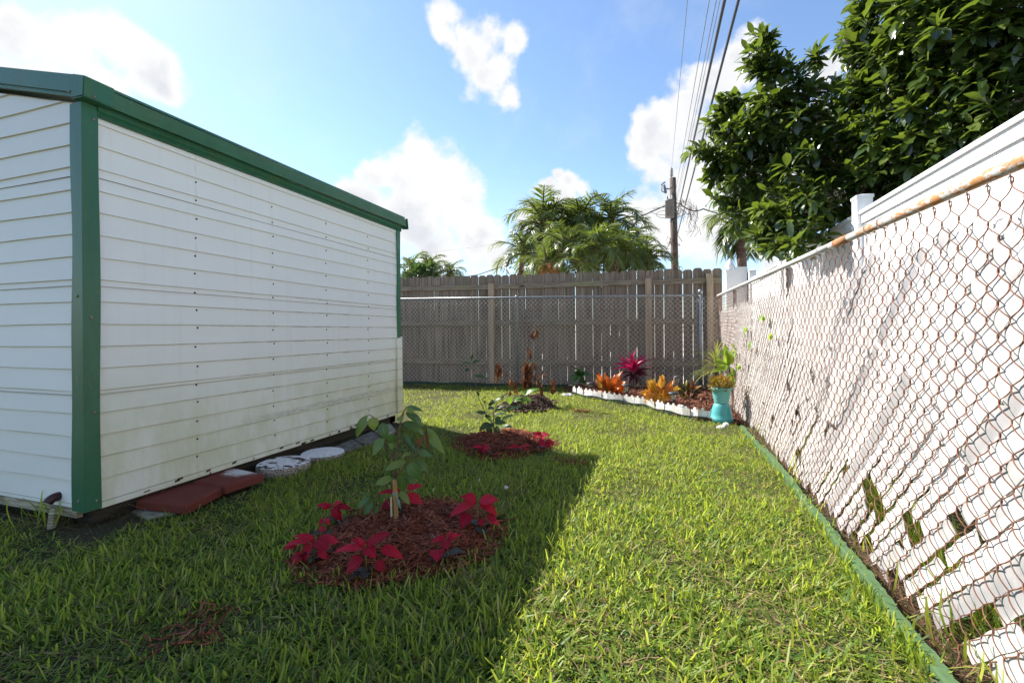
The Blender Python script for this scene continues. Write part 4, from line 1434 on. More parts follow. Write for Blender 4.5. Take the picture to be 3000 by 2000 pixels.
    t1 = thing('planter', 'teal plastic planter turned upside down as a pedestal', 'planter', c, 'stacked teal planters')
    mb = MB()
    r0, r1 = 112 * k, 72 * k
    mb.lathe([(r0 * .9, .0), (r0, 0.0), (r0 * 1.0, .05), (r0 * .955, .055), (r0 * .90, hl * .5), (r0 * .78, hl * .8), (r1 * 1.05, hl * .96), (r1 * .95, hl), (.001, hl)], (c.x, c.y, 0), 40)
    mb.build('pot', M['teal'], t1, smooth=True)
    t2 = thing('planter', 'paler teal planter standing on the upturned one and holding the flowers', 'planter', (c.x, c.y, hl), 'stacked teal planters')
    mb = MB()
    hu = .158
    ra, rb = 70 * k, 97 * k
    z0 = hl + .001
    mb.lathe([(.001, 0), (ra * .95, 0), (ra, .01), (ra + (rb - ra) * .6, hu * .5), (rb * .96, hu * .84), (rb * 1.04, hu * .86), (rb * 1.05, hu), (rb * .97, hu), (rb * .95, hu * .88), (.001, hu * .86)], (c.x, c.y, z0), 40)
    mb.build('pot', M['tealpale'], t2, smooth=True)
    t3 = thing('potted_flower', 'bushy yellow orange foliage with small red flowers in the upper teal planter', 'flower', (c.x, c.y, z0 + hu * .86))
    C = Vector((c.x, c.y, z0 + hu))
    mb = MB()
    rf = MB()
    for i in range(520):
        a = U(0, 6.28)
        e = math.asin(U(-.55, 1))
        r = U(.45, 1)
        d = Vector((math.cos(a) * math.cos(e) * .115, math.sin(a) * math.cos(e) * .115, math.sin(e) * .085 + .022))
        P = C + d * r
        dd = (d.normalized() + Vector((U(-.6, .6), U(-.6, .6), U(-.2, .6)))).normalized()
        leaf(mb, P, P + dd * U(.022, .042), U(.014, .022), (U(-.5, .5), U(-.5, .5), 1), bow=.1, ns=4, prof='ovate')
    for i in range(16):
        a = U(0, 6.28)
        P = C + Vector((math.cos(a) * U(.02, .12), math.sin(a) * U(.02, .12), U(.07, .12)))
        rf = MB()
        for j in range(5):
            b_ = j * 1.256
            leaf(rf, P, P + Vector((math.cos(b_) * .011, math.sin(b_) * .011, .004)), .010, (0, 0, 1), ns=3, prof='oval')
        rf.build('flower', M['redflower'], t3, smooth=True)
    mb.build('foliage', M['potleaf'], t3, smooth=True)
    mb = MB()
    for i in range(9):
        a = i * .7
        mb.tube([C - Vector((0, 0, .03)), C + Vector((math.cos(a) * .05, math.sin(a) * .05, .05))], .002, 5)
    mb.build('stem', M['greenstem'], t3)


bed_plants()


# ------------------------------------------------------------------ solar lamps
def solar_lamp(base_q, top_q, label, full=True):
    B = G(*S7(*base_q), .045)
    t0 = depth(B)
    T = atT(*S7(*top_q), t0)
    h = T.z - B.z
    t = thing('solar_lamp', label, 'garden lamp', B, 'solar lamps in the corner bed')
    mb = MB()
    mb.tube([B - Vector((0, 0, .05)), B + Vector((0, 0, h * .45))], .0085, 10)
    mb.build('stake', M['lampblack'], t, smooth=True)
    mb = MB()
    z = h * .45
    mb.lathe([(.012, z), (.030, z + .006), (.032, z + .012), (.010, z + .014)], B, 20)
    mb.build('lamp_base', M['lampblack'], t, smooth=True)
    mb = MB()
    mb.lathe([(.024, z + .012), (.032, h - .045), (.036, h - .03)], B, 20)
    mb.build('lamp_shade', M['lens'], t, smooth=True)
    mb = MB()
    for k in range(8):
        a = k * .785
        mb.tube([B + Vector((.026 * math.cos(a), .026 * math.sin(a), z + .012)), B + Vector((.037 * math.cos(a), .037 * math.sin(a), h - .03))], .0016, 5)
    mb.build('lamp_cage', M['lampblack'], t)
    mb = MB()
    mb.lathe([(.034, h - .031), (.060, h - .030), (.062, h - .024), (.056, h - .014), (.040, h - .005), (.020, h), (.001, h)], B, 28)
    mb.build('lamp_cap', M['lampblack'], t, smooth=True)


solar_lamp((853, 985), (857, 806), 'black capped solar lamp beside the orange croton')
solar_lamp((1352, 1075), (1358, 890), 'black capped solar lamp in front of the golden croton, nearest the pickets')
solar_lamp((1395, 905), (1398, 722), 'dark solar lamp between the golden croton and the dark croton')
solar_lamp((472, 905), (475, 792), 'low solar lamp half hidden behind the left pickets')


# ------------------------------------------------------------------ bed border
def border():
    # path at real ground points
    P = [Vector((x, y, 0)) for x, y in PICK]
    seg = [0]
    for a, b in zip(P, P[1:]):
        seg.append(seg[-1] + (b - a).length)
    tot = seg[-1]

    def at(s):
        for i in range(len(P) - 1):
            if s <= seg[i + 1] or i == len(P) - 2:
                f = (s - seg[i]) / (seg[i + 1] - seg[i])
                return P[i].lerp(P[i + 1], f), (P[i + 1] - P[i]).normalized()
    n = 27
    pw = tot / n
    for i in range(n):
        p, d = at((i + .5) * pw)
        nrm = Vector((-d.y, d.x, 0))
        t = thing('picket_border', 'white plastic picket border section of three points along the corner bed', 'border', p, 'white picket border sections along the bed')
        lean = nrm * U(-.012, .012)
        for k, (hh, wf) in enumerate(((.106, .27), (.130, .36), (.106, .27))):
            c = p + d * ((k - 1) * pw * .335)
            mb = MB()
            z0 = -.02
            h_ = pw * wf * .5
            hh *= U(.96, 1.04)
            pts = [(-h_, z0), (h_, z0), (h_, hh - h_ * .95), (h_ * .78, hh - h_ * .42), (h_ * .35, hh - h_ * .08), (-h_ * .35, hh - h_ * .08), (-h_ * .78, hh - h_ * .42), (-h_, hh - h_ * .95)]
            poly = [c + d * a + Vector((0, 0, z)) + lean * (z / .08) for a, z in pts]
            mb.prism(poly, nrm * .006)
            mb.build('picket', M['picket'], t)
        mb = MB()
        for zz in (.012, .036):
            mb.obox(p + nrm * .009 + Vector((0, 0, zz)) + lean * (zz / .08), d * (pw * .485), nrm * .0025, (0, 0, .005))
        mb.build('rail', M['picket'], t)
    # dark edging strip in front of the pickets
    mb = MB()
    for i in range(40):
        s0, s1 = tot * i / 40, tot * (i + 1) / 40
        a, d0 = at(s0)
        b, d1 = at(s1)
        n0 = Vector((d0.y, -d0.x, 0)) * .035
        n1 = Vector((d1.y, -d1.x, 0)) * .035
        h0, h1 = .045 + .008 * math.sin(i * .9), .045 + .008 * math.sin((i + 1) * .9)
        v = [a + n0 + Vector((0, 0, -.03)), b + n1 + Vector((0, 0, -.03)), b + n1 + Vector((0, 0, h1)), a + n0 + Vector((0, 0, h0))]
        mb.prism(v, n0.normalized() * .004)
    t = mb.build('lawn_edging', M['edgingdark'])
    tag(t, 'dark green curved plastic edging strip in front of the white pickets', 'edging')
    # lighter edging along the right fence, wavy top, folded back a little
    pts = EDGE[::-1] + [Vector((.655, 1.1, 0)), Vector((.66, .6, 0)), Vector((.67, 0, 0))]
    Q = []
    for a, b in zip(pts, pts[1:]):
        k = max(2, int((b - a).length / .022))
        for j in range(k):
            Q.append(a.lerp(b, j / k))
    Q.append(pts[-1])
    m_ = len(Q)
    Q = [Vector((sum(Q[min(max(i + j, 0), m_ - 1)].x for j in range(-12, 13)) / 25, Q[i].y, 0)) for i in range(m_)]
    mb = MB()
    vs, fs = [], []
    for i, q in enumerate(Q):
        h = .050 + .008 * math.sin(q.y * 4.1) + .004 * math.sin(q.y * 11)
        jag = U(-.003, .003)
        vs += [q + Vector((-.004, 0, -.03)), q + Vector((.002, 0, h * .85)), q + Vector((.007, 0, h)), q + Vector((.030 + jag, 0, h + .004 + jag)), q + Vector((.030 + jag, 0, h + .002 + jag)), q + Vector((.007, 0, h - .003)), q + Vector((.005, 0, h * .8)), q + Vector((-.001, 0, -.03))]
    for i in range(len(Q) - 1):
        for j in range(7):
            a = i * 8 + j
            fs.append((a, a + 8, a + 9, a + 1))
    mb.add(vs, fs)
    t = mb.build('lawn_edging', M['edging'])
    tag(t, 'sage green plastic edging strip along the foot of the rusty fence', 'edging')


border()
mb = MB()
for i in range(20):
    xa, xb = -5.2 + 3.75 * i / 20, -5.2 + 3.75 * (i + 1) / 20
    ha, hb = .055 + .006 * math.sin(i * 1.3), .055 + .006 * math.sin(i * 1.3 + 1.3)
    mb.prism([(xa, YC(xa) - .03, -.03), (xb, YC(xb) - .03, -.03), (xb, YC(xb) - .03, hb), (xa, YC(xa) - .03, ha)], (0, .005, 0))
tag(mb.build('lawn_edging', M['edgingdark']), 'black straight edging strip at the foot of the grey chain link fence', 'edging')


def rock(q, s, label, z=.0):
    c = G(*q, z)
    mb = MB()
    n = 10
    rings = []
    for i in range(6):
        ph = math.pi * i / 5
        rings.append((max(.02, math.sin(ph)) * s[0], -math.cos(ph) * s[2]))
    mb.lathe(rings, (c.x, c.y, s[2] * .6 + z), n)
    for i, p in enumerate(mb.v):
        mb.v[i] = (c.x + (p[0] - c.x) * U(.8, 1.15), c.y + (p[1] - c.y) * s[1] / s[0] * U(.8, 1.15), p[2] + U(-.006, .006))
    tag(mb.build('stone', M['whiterock'], loc=(c.x, c.y, z)), label, 'stone', 'white stones by the corner bed')


rock((1660, 1160), (.10, .05, .025), 'flat white stone on the grass at the left end of the picket border')
rock((2112, 1256), (.035, .03, .022), 'small white stone on the lawn below the teal pots')
rock((2127, 1250), (.03, .03, .026), 'angular white stone beside the small stone below the teal pots')
rock(S7(1432, 1108), (.05, .045, .05), 'rounded white stone just behind the picket border', .03)
for q, r, lab in (((1483, 1431), .012, 'white pebble in the shaded grass right of the front bed, largest of three'), ((1404, 1407), .006, 'tiny white pebble in the shaded grass nearest the second mulch bed'),
                  ((1270, 1435), .006, 'tiny white pebble in the shaded grass just right of the staked sapling')):
    rock(q, (r, r, r * .8), lab, .025)


# ------------------------------------------------------------------ wooden fence
def wood_fence():
    t = thing('wooden_fence', 'weathered grey dog ear board fence across the back of the yard', 'fence', (0, YW(0), 0))
    x = -8.0
    mb = MB()
    d = Vector((1, .085, 0)).normalized()
    n = Vector((-.085, 1, 0)).normalized()
    while x < .86:
        w = .137 + U(-.004, .004)
        gap = U(.0026, .0064) if rnd.random() < .85 else .0012
        if x > -.35:
            gap += .0025
        x1 = x + w
        h = 1.895 + U(-.012, .012) - .006 * x
        c = .030
        t0 = U(-.004, .004)
        pts = [(x, .02), (x1, .02), (x1 + t0, h - c), (x1 - c + t0, h), (x + c + t0, h), (x + t0, h - c)]
        off = U(-.003, .003)
        mb.prism([Vector((a, YW(a), z)) + n * off for a, z in pts], n * .016)
        x = x1 + gap
    bp = mb.build('boards', M['board'], t)
    posts = [onY(144 * .34014 + 1400, 900, 7.55).x, onY(1900, 900, 7.6).x, onY(2080, 900, 7.7).x]
    xp = sorted([posts[0], posts[1], posts[2], posts[0] - 2.45, posts[0] - 4.9])
    for X in xp:
        mb = MB()
        h = 1.755 if X < .6 else 1.80
        w = .047
        mb.prism([Vector((X - w, YW(X) - .10, -.1)), Vector((X + w, YW(X + w) - .10, -.1)), Vector((X + w, YW(X + w) - .014, -.1)), Vector((X - w, YW(X) - .014, -.1))], (0, 0, h + .1))
        mb.build('post', M['postwood'], t)
    for (za, zb) in ((1.655, .086), (1.02, .09), (.34, .09)):
        xe = [-8.0] + xp + [.93]
        for a, b in zip(xe, xe[1:]):
            a2, b2 = a + .048, b - .048
            if a == -8:
                a2 = a
            if b == .93:
                b2 = .875
            if b2 - a2 < .02:
                continue
            dz = U(-.008, .008)
            mb = MB()
            P = [(a2, za + dz - .003 * a2), (b2, za - dz - .003 * b2), (b2, za + zb - dz - .003 * b2), (a2, za + zb + dz - .003 * a2)]
            mb.prism([Vector((x_, YW(x_) - .045, z_)) for x_, z_ in P], n * .036)
            mb.build('rail', M['railwood'], t)


wood_fence()


# ------------------------------------------------------------------ chain link
def link_mesh(mb, P, u0, u1, z0, ztop, A, r, n=4, d=.005, per=8, jitter=.0):
    """zigzag wires: P(u,z,off) gives the point on the fence"""
    u = u0
    k = 0
    while u < u1:
        zt = ztop(u)
        pts = []
        s = 0
        m_ = int((zt - z0) / (2 * A) * per)
        jx = U(-jitter, jitter)
        for i in range(m_ + 1):
            ph = i / per + (.5 if k % 2 else 0)
            f = ph % 1
            tri = 4 * abs(f - .5) - 1
            tri = max(-1, min(1, tri * 1.12))
            lat = A * .54 * tri
            off = d * math.sin(2 * math.pi * f + math.pi) * 1.0
            z = zt - i / per * 2 * A
            pts.append(P(u + lat + jx, z, off))
        if len(pts) > 2:
            mb.tube(pts, r, n, cap=False)
        u += A
        k += 1


def back_chain():
    t = thing('chain_link_fence', 'grey galvanised chain link fence in front of the wooden boards', 'fence', (0, YC(0), 0))
    zt = lambda x: 1.46 - .012 * x
    nn = Vector((-.085, 1, 0)).normalized()
    P = lambda u, z, o: Vector((u, YC(u), z)) + nn * o
    mb = MB()
    xl = -5.6
    link_mesh(mb, P, xl, XR - .01, .03, lambda u: zt(u) - .015, .037, .0023, 4, .004, 6)
    mb.build('wire_mesh', M['galvwire'], t)
    mb = MB()
    xt = onY(2052, 900, 7.47).x
    mb.tube([P(xl, zt(xl), 0), P(-2, zt(-2), 0), P(xt - .04, zt(xt), 0)], .0175, 10)
    mb.build('top_rail', M['galv'], t, smooth=True)
    for px in (1517,):
        X = onY(px, 1000, 7.3).x
        for xx in (X, X - 2.4):
            mb = MB()
            mb.tube([P(xx, -.05, .03), P(xx, zt(xx) - .03, .03), P(xx, zt(xx) + .015, .02)], [.024, .024, .018], 12)
            mb.lathe([(.03, 0), (.03, .03), (.022, .045), (.001, .05)], P(xx, zt(xx) - .01, .015), 12)
            mb.build('post', M['galv'], t, smooth=True)
    mb = MB()
    mb.tube([P(xt, -.05, .0), P(xt, 1.47, .0)], .031, 14)
    po = mb.build('post', M['galv'], t, smooth=True)
    mb = MB()
    mb.lathe([(.034, 0), (.034, .04), (.036, .05), (.030, .07), (.016, .082), (.001, .085)], P(xt, 1.46, 0), 14)
    mb.build('post_cap', M['galv'], po, smooth=True)
    mb = MB()
    for zz in (.3, .65, 1.0, 1.35):
        mb.lathe([(.0335, -.011), (.0345, 0), (.0335, .011)], P(xt, zz, 0), 14)
    mb.tube([P(xt - .05, .06, -.004), P(xt - .05, 1.42, -.004)], .005, 6)
    mb.build('tension_band', M['galv'], po)
    mb = MB()
    for k in range(15):
        x = xl + .4 * k + .1
        ring = [P(x + .004 * math.sin(a), zt(x) + .0195 * math.cos(a), .0195 * math.sin(a)) for a in [j * .5236 for j in range(13)]]
        mb.tube(ring, .0016, 5)
    mb.build('wire_ties', M['galvwire'], t)
    # short sheet-metal/board scrap leaning in the corner is its own thing


back_chain()

ZT = lambda y: 1.262 + .0217 * y


def right_chain():
    t = thing('chain_link_fence', 'rusty chain link fence with woven white slats along the right side', 'fence', (XR, 4, 0))

    def P(u, z, o):
        bulge = .010 * math.sin(u * 1.9 + z * 1.2) + .003 * math.sin(u * 3.3 - z * 2.1) - .03 * max(0, 1 - z / .5)
        return Vector((XR + o + bulge * min(1, (ZT(u) - z) * 3), u + .003 * math.sin(z * 5 + u * 2), z))
    mb = MB()
    link_mesh(mb, P, .0, 3.300, .02, lambda u: ZT(u) - .025, .0405, .00165, 5, .0070, 10, .0012)
    link_mesh(mb, P, 3.321, 7.42, .02, lambda u: ZT(u) - .025, .0405, .0017, 4, .0070, 8, .0012)
    # barbed twist ends just below the rail
    u = .02025
    while u < 7.4:
        z = ZT(u) - .025
        for s in (-1, 1):
            mb.tube([P(u - s * .004, z - .004, 0), P(u + s * .003, z + .010, s * .004), P(u + s * .010, z + .017, s * .006 - .004), P(u + s * .017, z + .012, s * .007 - .006)], .0016, 4, cap=False)
        u += .081
    mb.build('wire_mesh', M['rustwire'], t)
    mb = MB()
    ys = [0, 1, 2.55]
    mb.tube([Vector((XR, y, ZT(y) + .012)) for y in np.linspace(-.4, 2.62, 12)], .0172, 16)
    mb.tube([Vector((XR, y, ZT(y) + .012)) for y in np.linspace(2.62, 7.44, 14)], .0162, 14)
    mb.build('top_rail', M['rustrail'], t, smooth=True)
    mb = MB()
    ysl = onX(2470, 715, XR).y
    mb.tube([Vector((XR, y, ZT(y) + .012)) for y in (ysl - .08, ysl + .09)], .0192, 16)
    mb.build('rail_sleeve', M['rustsleeve'], t, smooth=True)
    mb = MB()
    for px, py in ((2545, 680), (2585, 665), (2405, 745), (2228, 815), (2160, 845), (2175, 838)):
        y = onX(px, py, XR).y
        ring = [Vector((XR + .0215 * math.cos(a), y + .006 * math.sin(a), ZT(y) + .012 + .0215 * math.sin(a))) for a in [j * .4488 for j in range(15)]]
        mb.tube(ring, .0024, 6)
        mb.tube([ring[11], ring[11] - Vector((0, 0, .05)), ring[11] - Vector((.008, .01, .06))], .0018, 5)
    mb.build('wire_ties', M['galvwire'], t)
    for y in (3.6, 6.1):
        mb = MB()
        mb.tube([Vector((XR + .05, y, -.05)), Vector((XR + .05, y, ZT(y))), Vector((XR + .03, y, ZT(y) + .01))], [.022, .022, .016], 12)
        mb.build('post', M['galv'], t, smooth=True)
    # slats woven on the diagonal, with the broken places the photo shows
    HOLES = [(*onX(px, py, XR).yz, r) for px, py, r in ((2565, 1455, .075), (2590, 1500, .05), (2690, 1560, .055), (2800, 1515, .035), (2555, 1600, .06), (2640, 1690, .04), (2330, 1200, .05), (2300, 1130, .06), (2420, 1260, .05), (2370, 1100, .05), (2260, 1230, .05), (2345, 1330, .045), (2480, 1380, .04))]
    mb = MB()
    s2_ = math.sqrt(.5)
    pitch = .0573
    c0 = -.2
    k = 0
    c = c0
    while c < 9.2:   # c = u + z : slat line, going up while u falls
        zz = U(.0, .05)
        ztop = 1.22 - U(.0, .05)
        cuts = [zz]
        far = c
        while cuts[-1] < ztop:
            cuts.append(min(ztop, cuts[-1] + (U(.35, 1.0) if rnd.random() < .6 else U(.12, .3))))
        for a, b in zip(cuts, cuts[1:]):
            um = c - (a + b) / 2
            low = (a + b) / 2 < .50 + .35 * (2.2 < um < 4.2)
            if um < -.3 or um > 7.42:
                continue
            pm = .02 if (a + b) / 2 < .3 else (.015 if low else .004)
            if rnd.random() < pm:
                continue
            w = pitch * (U(.78, .96) if low else U(.97, 1.06)) * .5
            wy = U(.02, .06) if low else .015
            wp = U(0, 6.28)
            sh = U(-.005, .005) if low else U(-.002, .002)
            tilt = (U(-.05, .05) if rnd.random() < .12 else U(-.012, .012)) if low else U(-.006, .006)
            oa, ob = U(.009, .015), U(.009, .015)
            tw = U(-.005, .005)
            n_ = max(2, int((b - a) / (.0135 if um < 3.5 else .025)))
            vs, fs = [], []
            a2 = a + U(0, .012)
            b2 = b - U(0, .012)
            e0, e1 = U(-.6, .6) * w, U(-.6, .6) * w
            for i in range(n_ + 1):
                f = i / n_
                z = a2 + (b2 - a2) * f
                u = c - z + sh + tilt * (f - .5) * (b - a)
                o = oa + (ob - oa) * f + .0028 * math.sin(z * 77.6 + k * 3.14)
                ee = e0 * (1 - f) * (f == 0) + e1 * (f == 1)
                for sgn in (-1, 1):
                    ww = w * (1 + wy * math.sin(z * 75 + wp + sgn))
                    du, dz = sgn * ww * s2_, sgn * ww * s2_
                    q = P(min(max(u + du, -.4), 7.43), z + dz + ee * sgn, o + tw * sgn)
                    if q.z < .004:
                        q.z = .004
                    vs += [q, q + Vector((.0022, 0, 0))]
            for i in range(n_):
                A_ = i * 4
                mc = (vs[A_] + vs[A_ + 6]) / 2
                if any((mc.y - hy) ** 2 + (mc.z - hz) ** 2 * 1.6 < hr * hr for hy, hz, hr in HOLES):
                    continue
                fs += [(A_, A_ + 2, A_ + 6, A_ + 4), (A_ + 1, A_ + 5, A_ + 7, A_ + 3), (A_, A_ + 4, A_ + 5, A_ + 1), (A_ + 2, A_ + 3, A_ + 7, A_ + 6)]
            fs += [(0, 1, 3, 2), (n_ * 4, n_ * 4 + 2, n_ * 4 + 3, n_ * 4 + 1)]
            mb.add(vs, fs)
        c += pitch / s2_
        k += 1
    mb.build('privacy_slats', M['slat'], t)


right_chain()


# ------------------------------------------------------------------ vinyl fence
def vinyl():
    XV = 1.44
    t = thing('vinyl_fence', 'tall white vinyl panel fence behind the rusty chain link', 'fence', (XV, 4, 0))
    posts = [(XV, -.8), (XV, 1.62), (XV, 4.10), (XV, 6.45), (XV, 8.55)]
    for i, (x, y) in enumerate(posts):
        mb = MB()
        h = 1.90
        mb.box(x - .05, x + .05, y - .05, y + .05, -.1, h)
        p = mb.build('post', M['vinyl'], t)
        mb = MB()
        mb.prism([(x - .056, y - .056, h), (x + .056, y - .056, h), (x + .056, y + .056, h), (x - .056, y + .056, h)], (0, 0, .022))
        mb.add([(x - .056, y - .056, h + .0221), (x + .056, y - .056, h + .0221), (x + .056, y + .056, h + .0221), (x - .056, y + .056, h + .0221), (x, y, h + .04)], [(0, 1, 4), (1, 2, 4), (2, 3, 4), (3, 0, 4)])
        mb.build('post_cap', M['vinyl'], p)
    for (x, y0), (_, y1) in zip(posts, posts[1:]):
        zt = 1.80 if y0 < 4.2 else 1.775
        mb = MB()
        n = 15
        for k in range(n):
            a = y0 + .052 + (y1 - y0 - .104) * k / n
            b = y0 + .052 + (y1 - y0 - .104) * (k + 1) / n
            mb.box(x - .012, x + .012, a, b - .0035, .06, zt - .09)
        mb.box(x - .006, x + .006, y0 + .051, y1 - .051, .06, zt - .092)
        mb.build('panel', M['vinyl'], t)
        for (za, zb) in ((zt - .092, zt), (.02, .1)):
            mb = MB()
            mb.box(x - .026, x + .026, y0 + .051, y1 - .051, za, zb - .022)
            mb.box(x - .040, x + .040, y0 + .051, y1 - .051, zb - .024, zb)
            mb.build('rail', M['vinyl'], t)
    # return panel and end post with a pointed finial
    XP = onY(2140, 850, 8.75).x
    YP = 8.75
    t2 = thing('vinyl_fence', 'white vinyl fence return with pointed finial post at the back corner', 'fence', (XP, YP, 0))
    mb = MB()
    h = onY(2140, 792, YP).z
    mb.box(XP - .075, XP + .062, YP - .065, YP + .065, 0, h - .02)
    p = mb.build('post', M['vinyl'], t2)
    mb = MB()
    mb.box(XP - .085, XP + .07, YP - .075, YP + .075, h - .0199, h + .005)
    mb.lathe([(.05, 0), (.042, .025), (.085, .05), (.082, .07), (.066, .11), (.04, .155), (.012, .195), (.001, .2)], (XP - .005, YP, h + .006), 20)
    mb.build('finial', M['vinyl'], p, smooth=False)
    mb = MB()
    h2 = h + .05
    mb.box(XP + .064, 1.39, YP - .03, YP + .03, .05, h2 - .07)
    mb.build('panel', M['vinyl'], t2)
    mb = MB()
    mb.box(XP + .064, 1.39, YP - .042, YP + .042, h2 - .0699, h2)
    mb.build('rail', M['vinyl'], t2)


vinyl()


# ------------------------------------------------------------------ tree beyond the vinyl fence
def avocado():
    base = Vector((2.75, 4.6, 0))
    t = thing('tree', 'large dense tree with big glossy dark leaves overhanging the white fence', 'tree', base)
    CL = [(2240, 100, 4.4, 36), (2232, 160, 4.4, 50), (2250, 215, 4.4, 52), (2300, 190, 4.4, 42), (2385, 165, 4.4, 16), (2335, 225, 4.35, 30), (2255, 285, 4.35, 66), (2340, 290, 4.3, 66), (2215, 345, 4.4, 46),
          (2110, 300, 4.75, 30), (2150, 290, 4.7, 22), (2105, 355, 4.75, 46), (2145, 410, 4.7, 66), (2050, 440, 4.75, 34), (2085, 470, 4.7, 46), (2130, 500, 4.65, 66), (2150, 570, 4.6, 60), (2180, 640, 4.5, 52), (2215, 400, 4.5, 80), (2230, 490, 4.5, 90),
          (2310, 400, 4.3, 100), (2410, 350, 4.25, 84), (2460, 260, 4.2, 44), (2330, 520, 4.2, 110), (2290, 640, 4.1, 80), (2262, 715, 3.95, 44), (2240, 690, 4.1, 34), (2420, 470, 4.1, 110), (2440, 600, 3.95, 96), (2370, 680, 3.8, 56), (2330, 720, 3.7, 30), (2330, 610, 4.0, 90),
          (2490, 370, 4.0, 80), (2540, 270, 3.8, 80), (2530, 170, 3.8, 60), (2510, 95, 3.8, 50), (2570, 80, 3.7, 80), (2600, 190, 3.6, 100), (2560, 20, 3.7, 66), (2640, 320, 3.5, 110), (2580, 430, 3.7, 110), (2540, 540, 3.8, 90), (2650, 500, 3.6, 90),
          (2700, 60, 3.3, 120), (2720, 200, 3.3, 120), (2740, 370, 3.3, 110), (2820, 90, 3.1, 130), (2830, 250, 3.1, 90), (2800, 420, 3.2, 80), (2900, 60, 3.0, 130), (2960, 160, 2.9, 90), (2960, 330, 2.9, 90), (2880, 360, 3.0, 80), (2960, 20, 2.9, 130), (2700, 460, 3.4, 70), (2700, -60, 3.3, 120), (2850, -80, 3.1, 130), (3050, 100, 2.9, 130), (3060, 260, 2.9, 100), (3120, 180, 3.0, 130)]
    trunk = MB()
    top = Vector((2.6, 4.5, 1.7))
    trunk.tube([base - Vector((0, 0, .1)), base + Vector((-.03, 0, .6)), base + Vector((-.05, -.05, 1.2)), top], [.17, .14, .125, .11], 12)
    limbs = []
    for q in ((2240, 300, 4.7), (2160, 470, 4.8), (2330, 560, 4.4), (2450, 420, 4.4), (2560, 220, 4.1), (2680, 350, 3.8), (2760, 150, 3.6), (2900, 200, 3.4), (2950, 320, 3.4), (2440, 640, 4.2)):
        e = atT(*q)
        mid = top.lerp(e, .5) + Vector((U(-.1, .1), U(-.1, .1), U(.05, .2)))
        pts = [top - Vector((0, 0, .2)), top.lerp(mid, .5), mid, mid.lerp(e, .5) + Vector((0, 0, .05)), e]
        trunk.tube(pts, [.075, .06, .045, .034, .02], 8)
        limbs.append((e, mid))
    lf = MB()
    tw = MB()

    def spray(C, n, R, out, lsz):
        """leaves whorled round the end of a twig at C"""
        for i in range(n):
            a = i * 2.4 + U(-.4, .4)
            k = i / n
            side = out.orthogonal().normalized()
            s2 = out.cross(side)
            d = (out * (.9 - .9 * k + U(-.1, .2)) + (side * math.cos(a) + s2 * math.sin(a)) * U(.6, 1.0) + Vector((0, 0, -.35 * k - U(0, .25)))).normalized()
            P0 = C - out * (k * R * .9) + d * .015
            l = lsz * U(.45, 1.15)
            n_ = Vector((0, 0, 1)) + out * .4 + Vector((U(-.5, .5), U(-.5, .5), 0))
            leaf(lf, P0, P0 + d * l, l * U(.36, .50), n_, bow=U(-.03, .10), fold=U(.05, .3), ns=4, prof='oval', curl=U(0, .25), wav=U(0, .09))
        tw.tube([C - out * R, C + out * .01], .0035, 4, cap=False)

    cc = atT(2600, 350, 4.4)
    for (px, py, tt, rp) in CL:
        r = rp / F * tt
        C = atT(px, py, tt)
        e, mid = min(limbs, key=lambda q: (q[0] - C).length)
        tw.tube([e.lerp(mid, .15), e.lerp(C, .5) + Vector((0, 0, .03)), C], [.014, .010, .006], 5)
        n = max(5, int(4.0 * (r / .13) ** 2) + 4)
        for i in range(n):
            d = Vector((rnd.gauss(0, 1), rnd.gauss(0, 1), rnd.gauss(0, 1))).normalized()
            rr = r * U(.45, 1.0)
            Q = C + Vector((d.x * rr, d.y * rr * 1.15, d.z * rr))
            out = (d + (C - cc).normalized() * .5 + Vector((0, 0, .35))).normalized()
            spray(Q, rnd.randint(9, 14), .12, out, .132)
            if rnd.random() < .5:
                tw.tube([C, Q - out * .1], .005, 4, cap=False)
    # depth behind the visible face
    for i in range(520):
        px, py = U(2230, 3150), U(-120, 640)
        if px < 2480 and py < 290 + (2480 - px) * .3:
            continue
        if 2800 < px < 3000 and 190 < py < 300 and rnd.random() < .85:
            continue
        C = atT(px, py, U(4.6, 5.6) - (px - 2230) / 920 * 1.0)
        if C.x < 1.5:
            continue
        out = Vector((rnd.gauss(0, 1), rnd.gauss(0, 1), rnd.gauss(0, .6) + .3)).normalized()
        spray(C, 12, .14, out, .135)
    for i in range(170):
        px, py = U(2105, 2330), U(330, 690)
        if px < 2150 and py > 600:
            continue
        C = atT(px, py, U(4.7, 5.3))
        out = Vector((rnd.gauss(0, 1), rnd.gauss(0, 1), rnd.gauss(0, .6) + .3)).normalized()
        spray(C, 12, .13, out, .125)
    trunk.build('trunk', M['bark'], t, smooth=True)
    tw.build('twigs', M['greenstem'], t)
    lf.build('crown', M['avocado'], t, smooth=True)
    print('avocado faces', len(lf.f))


avocado()


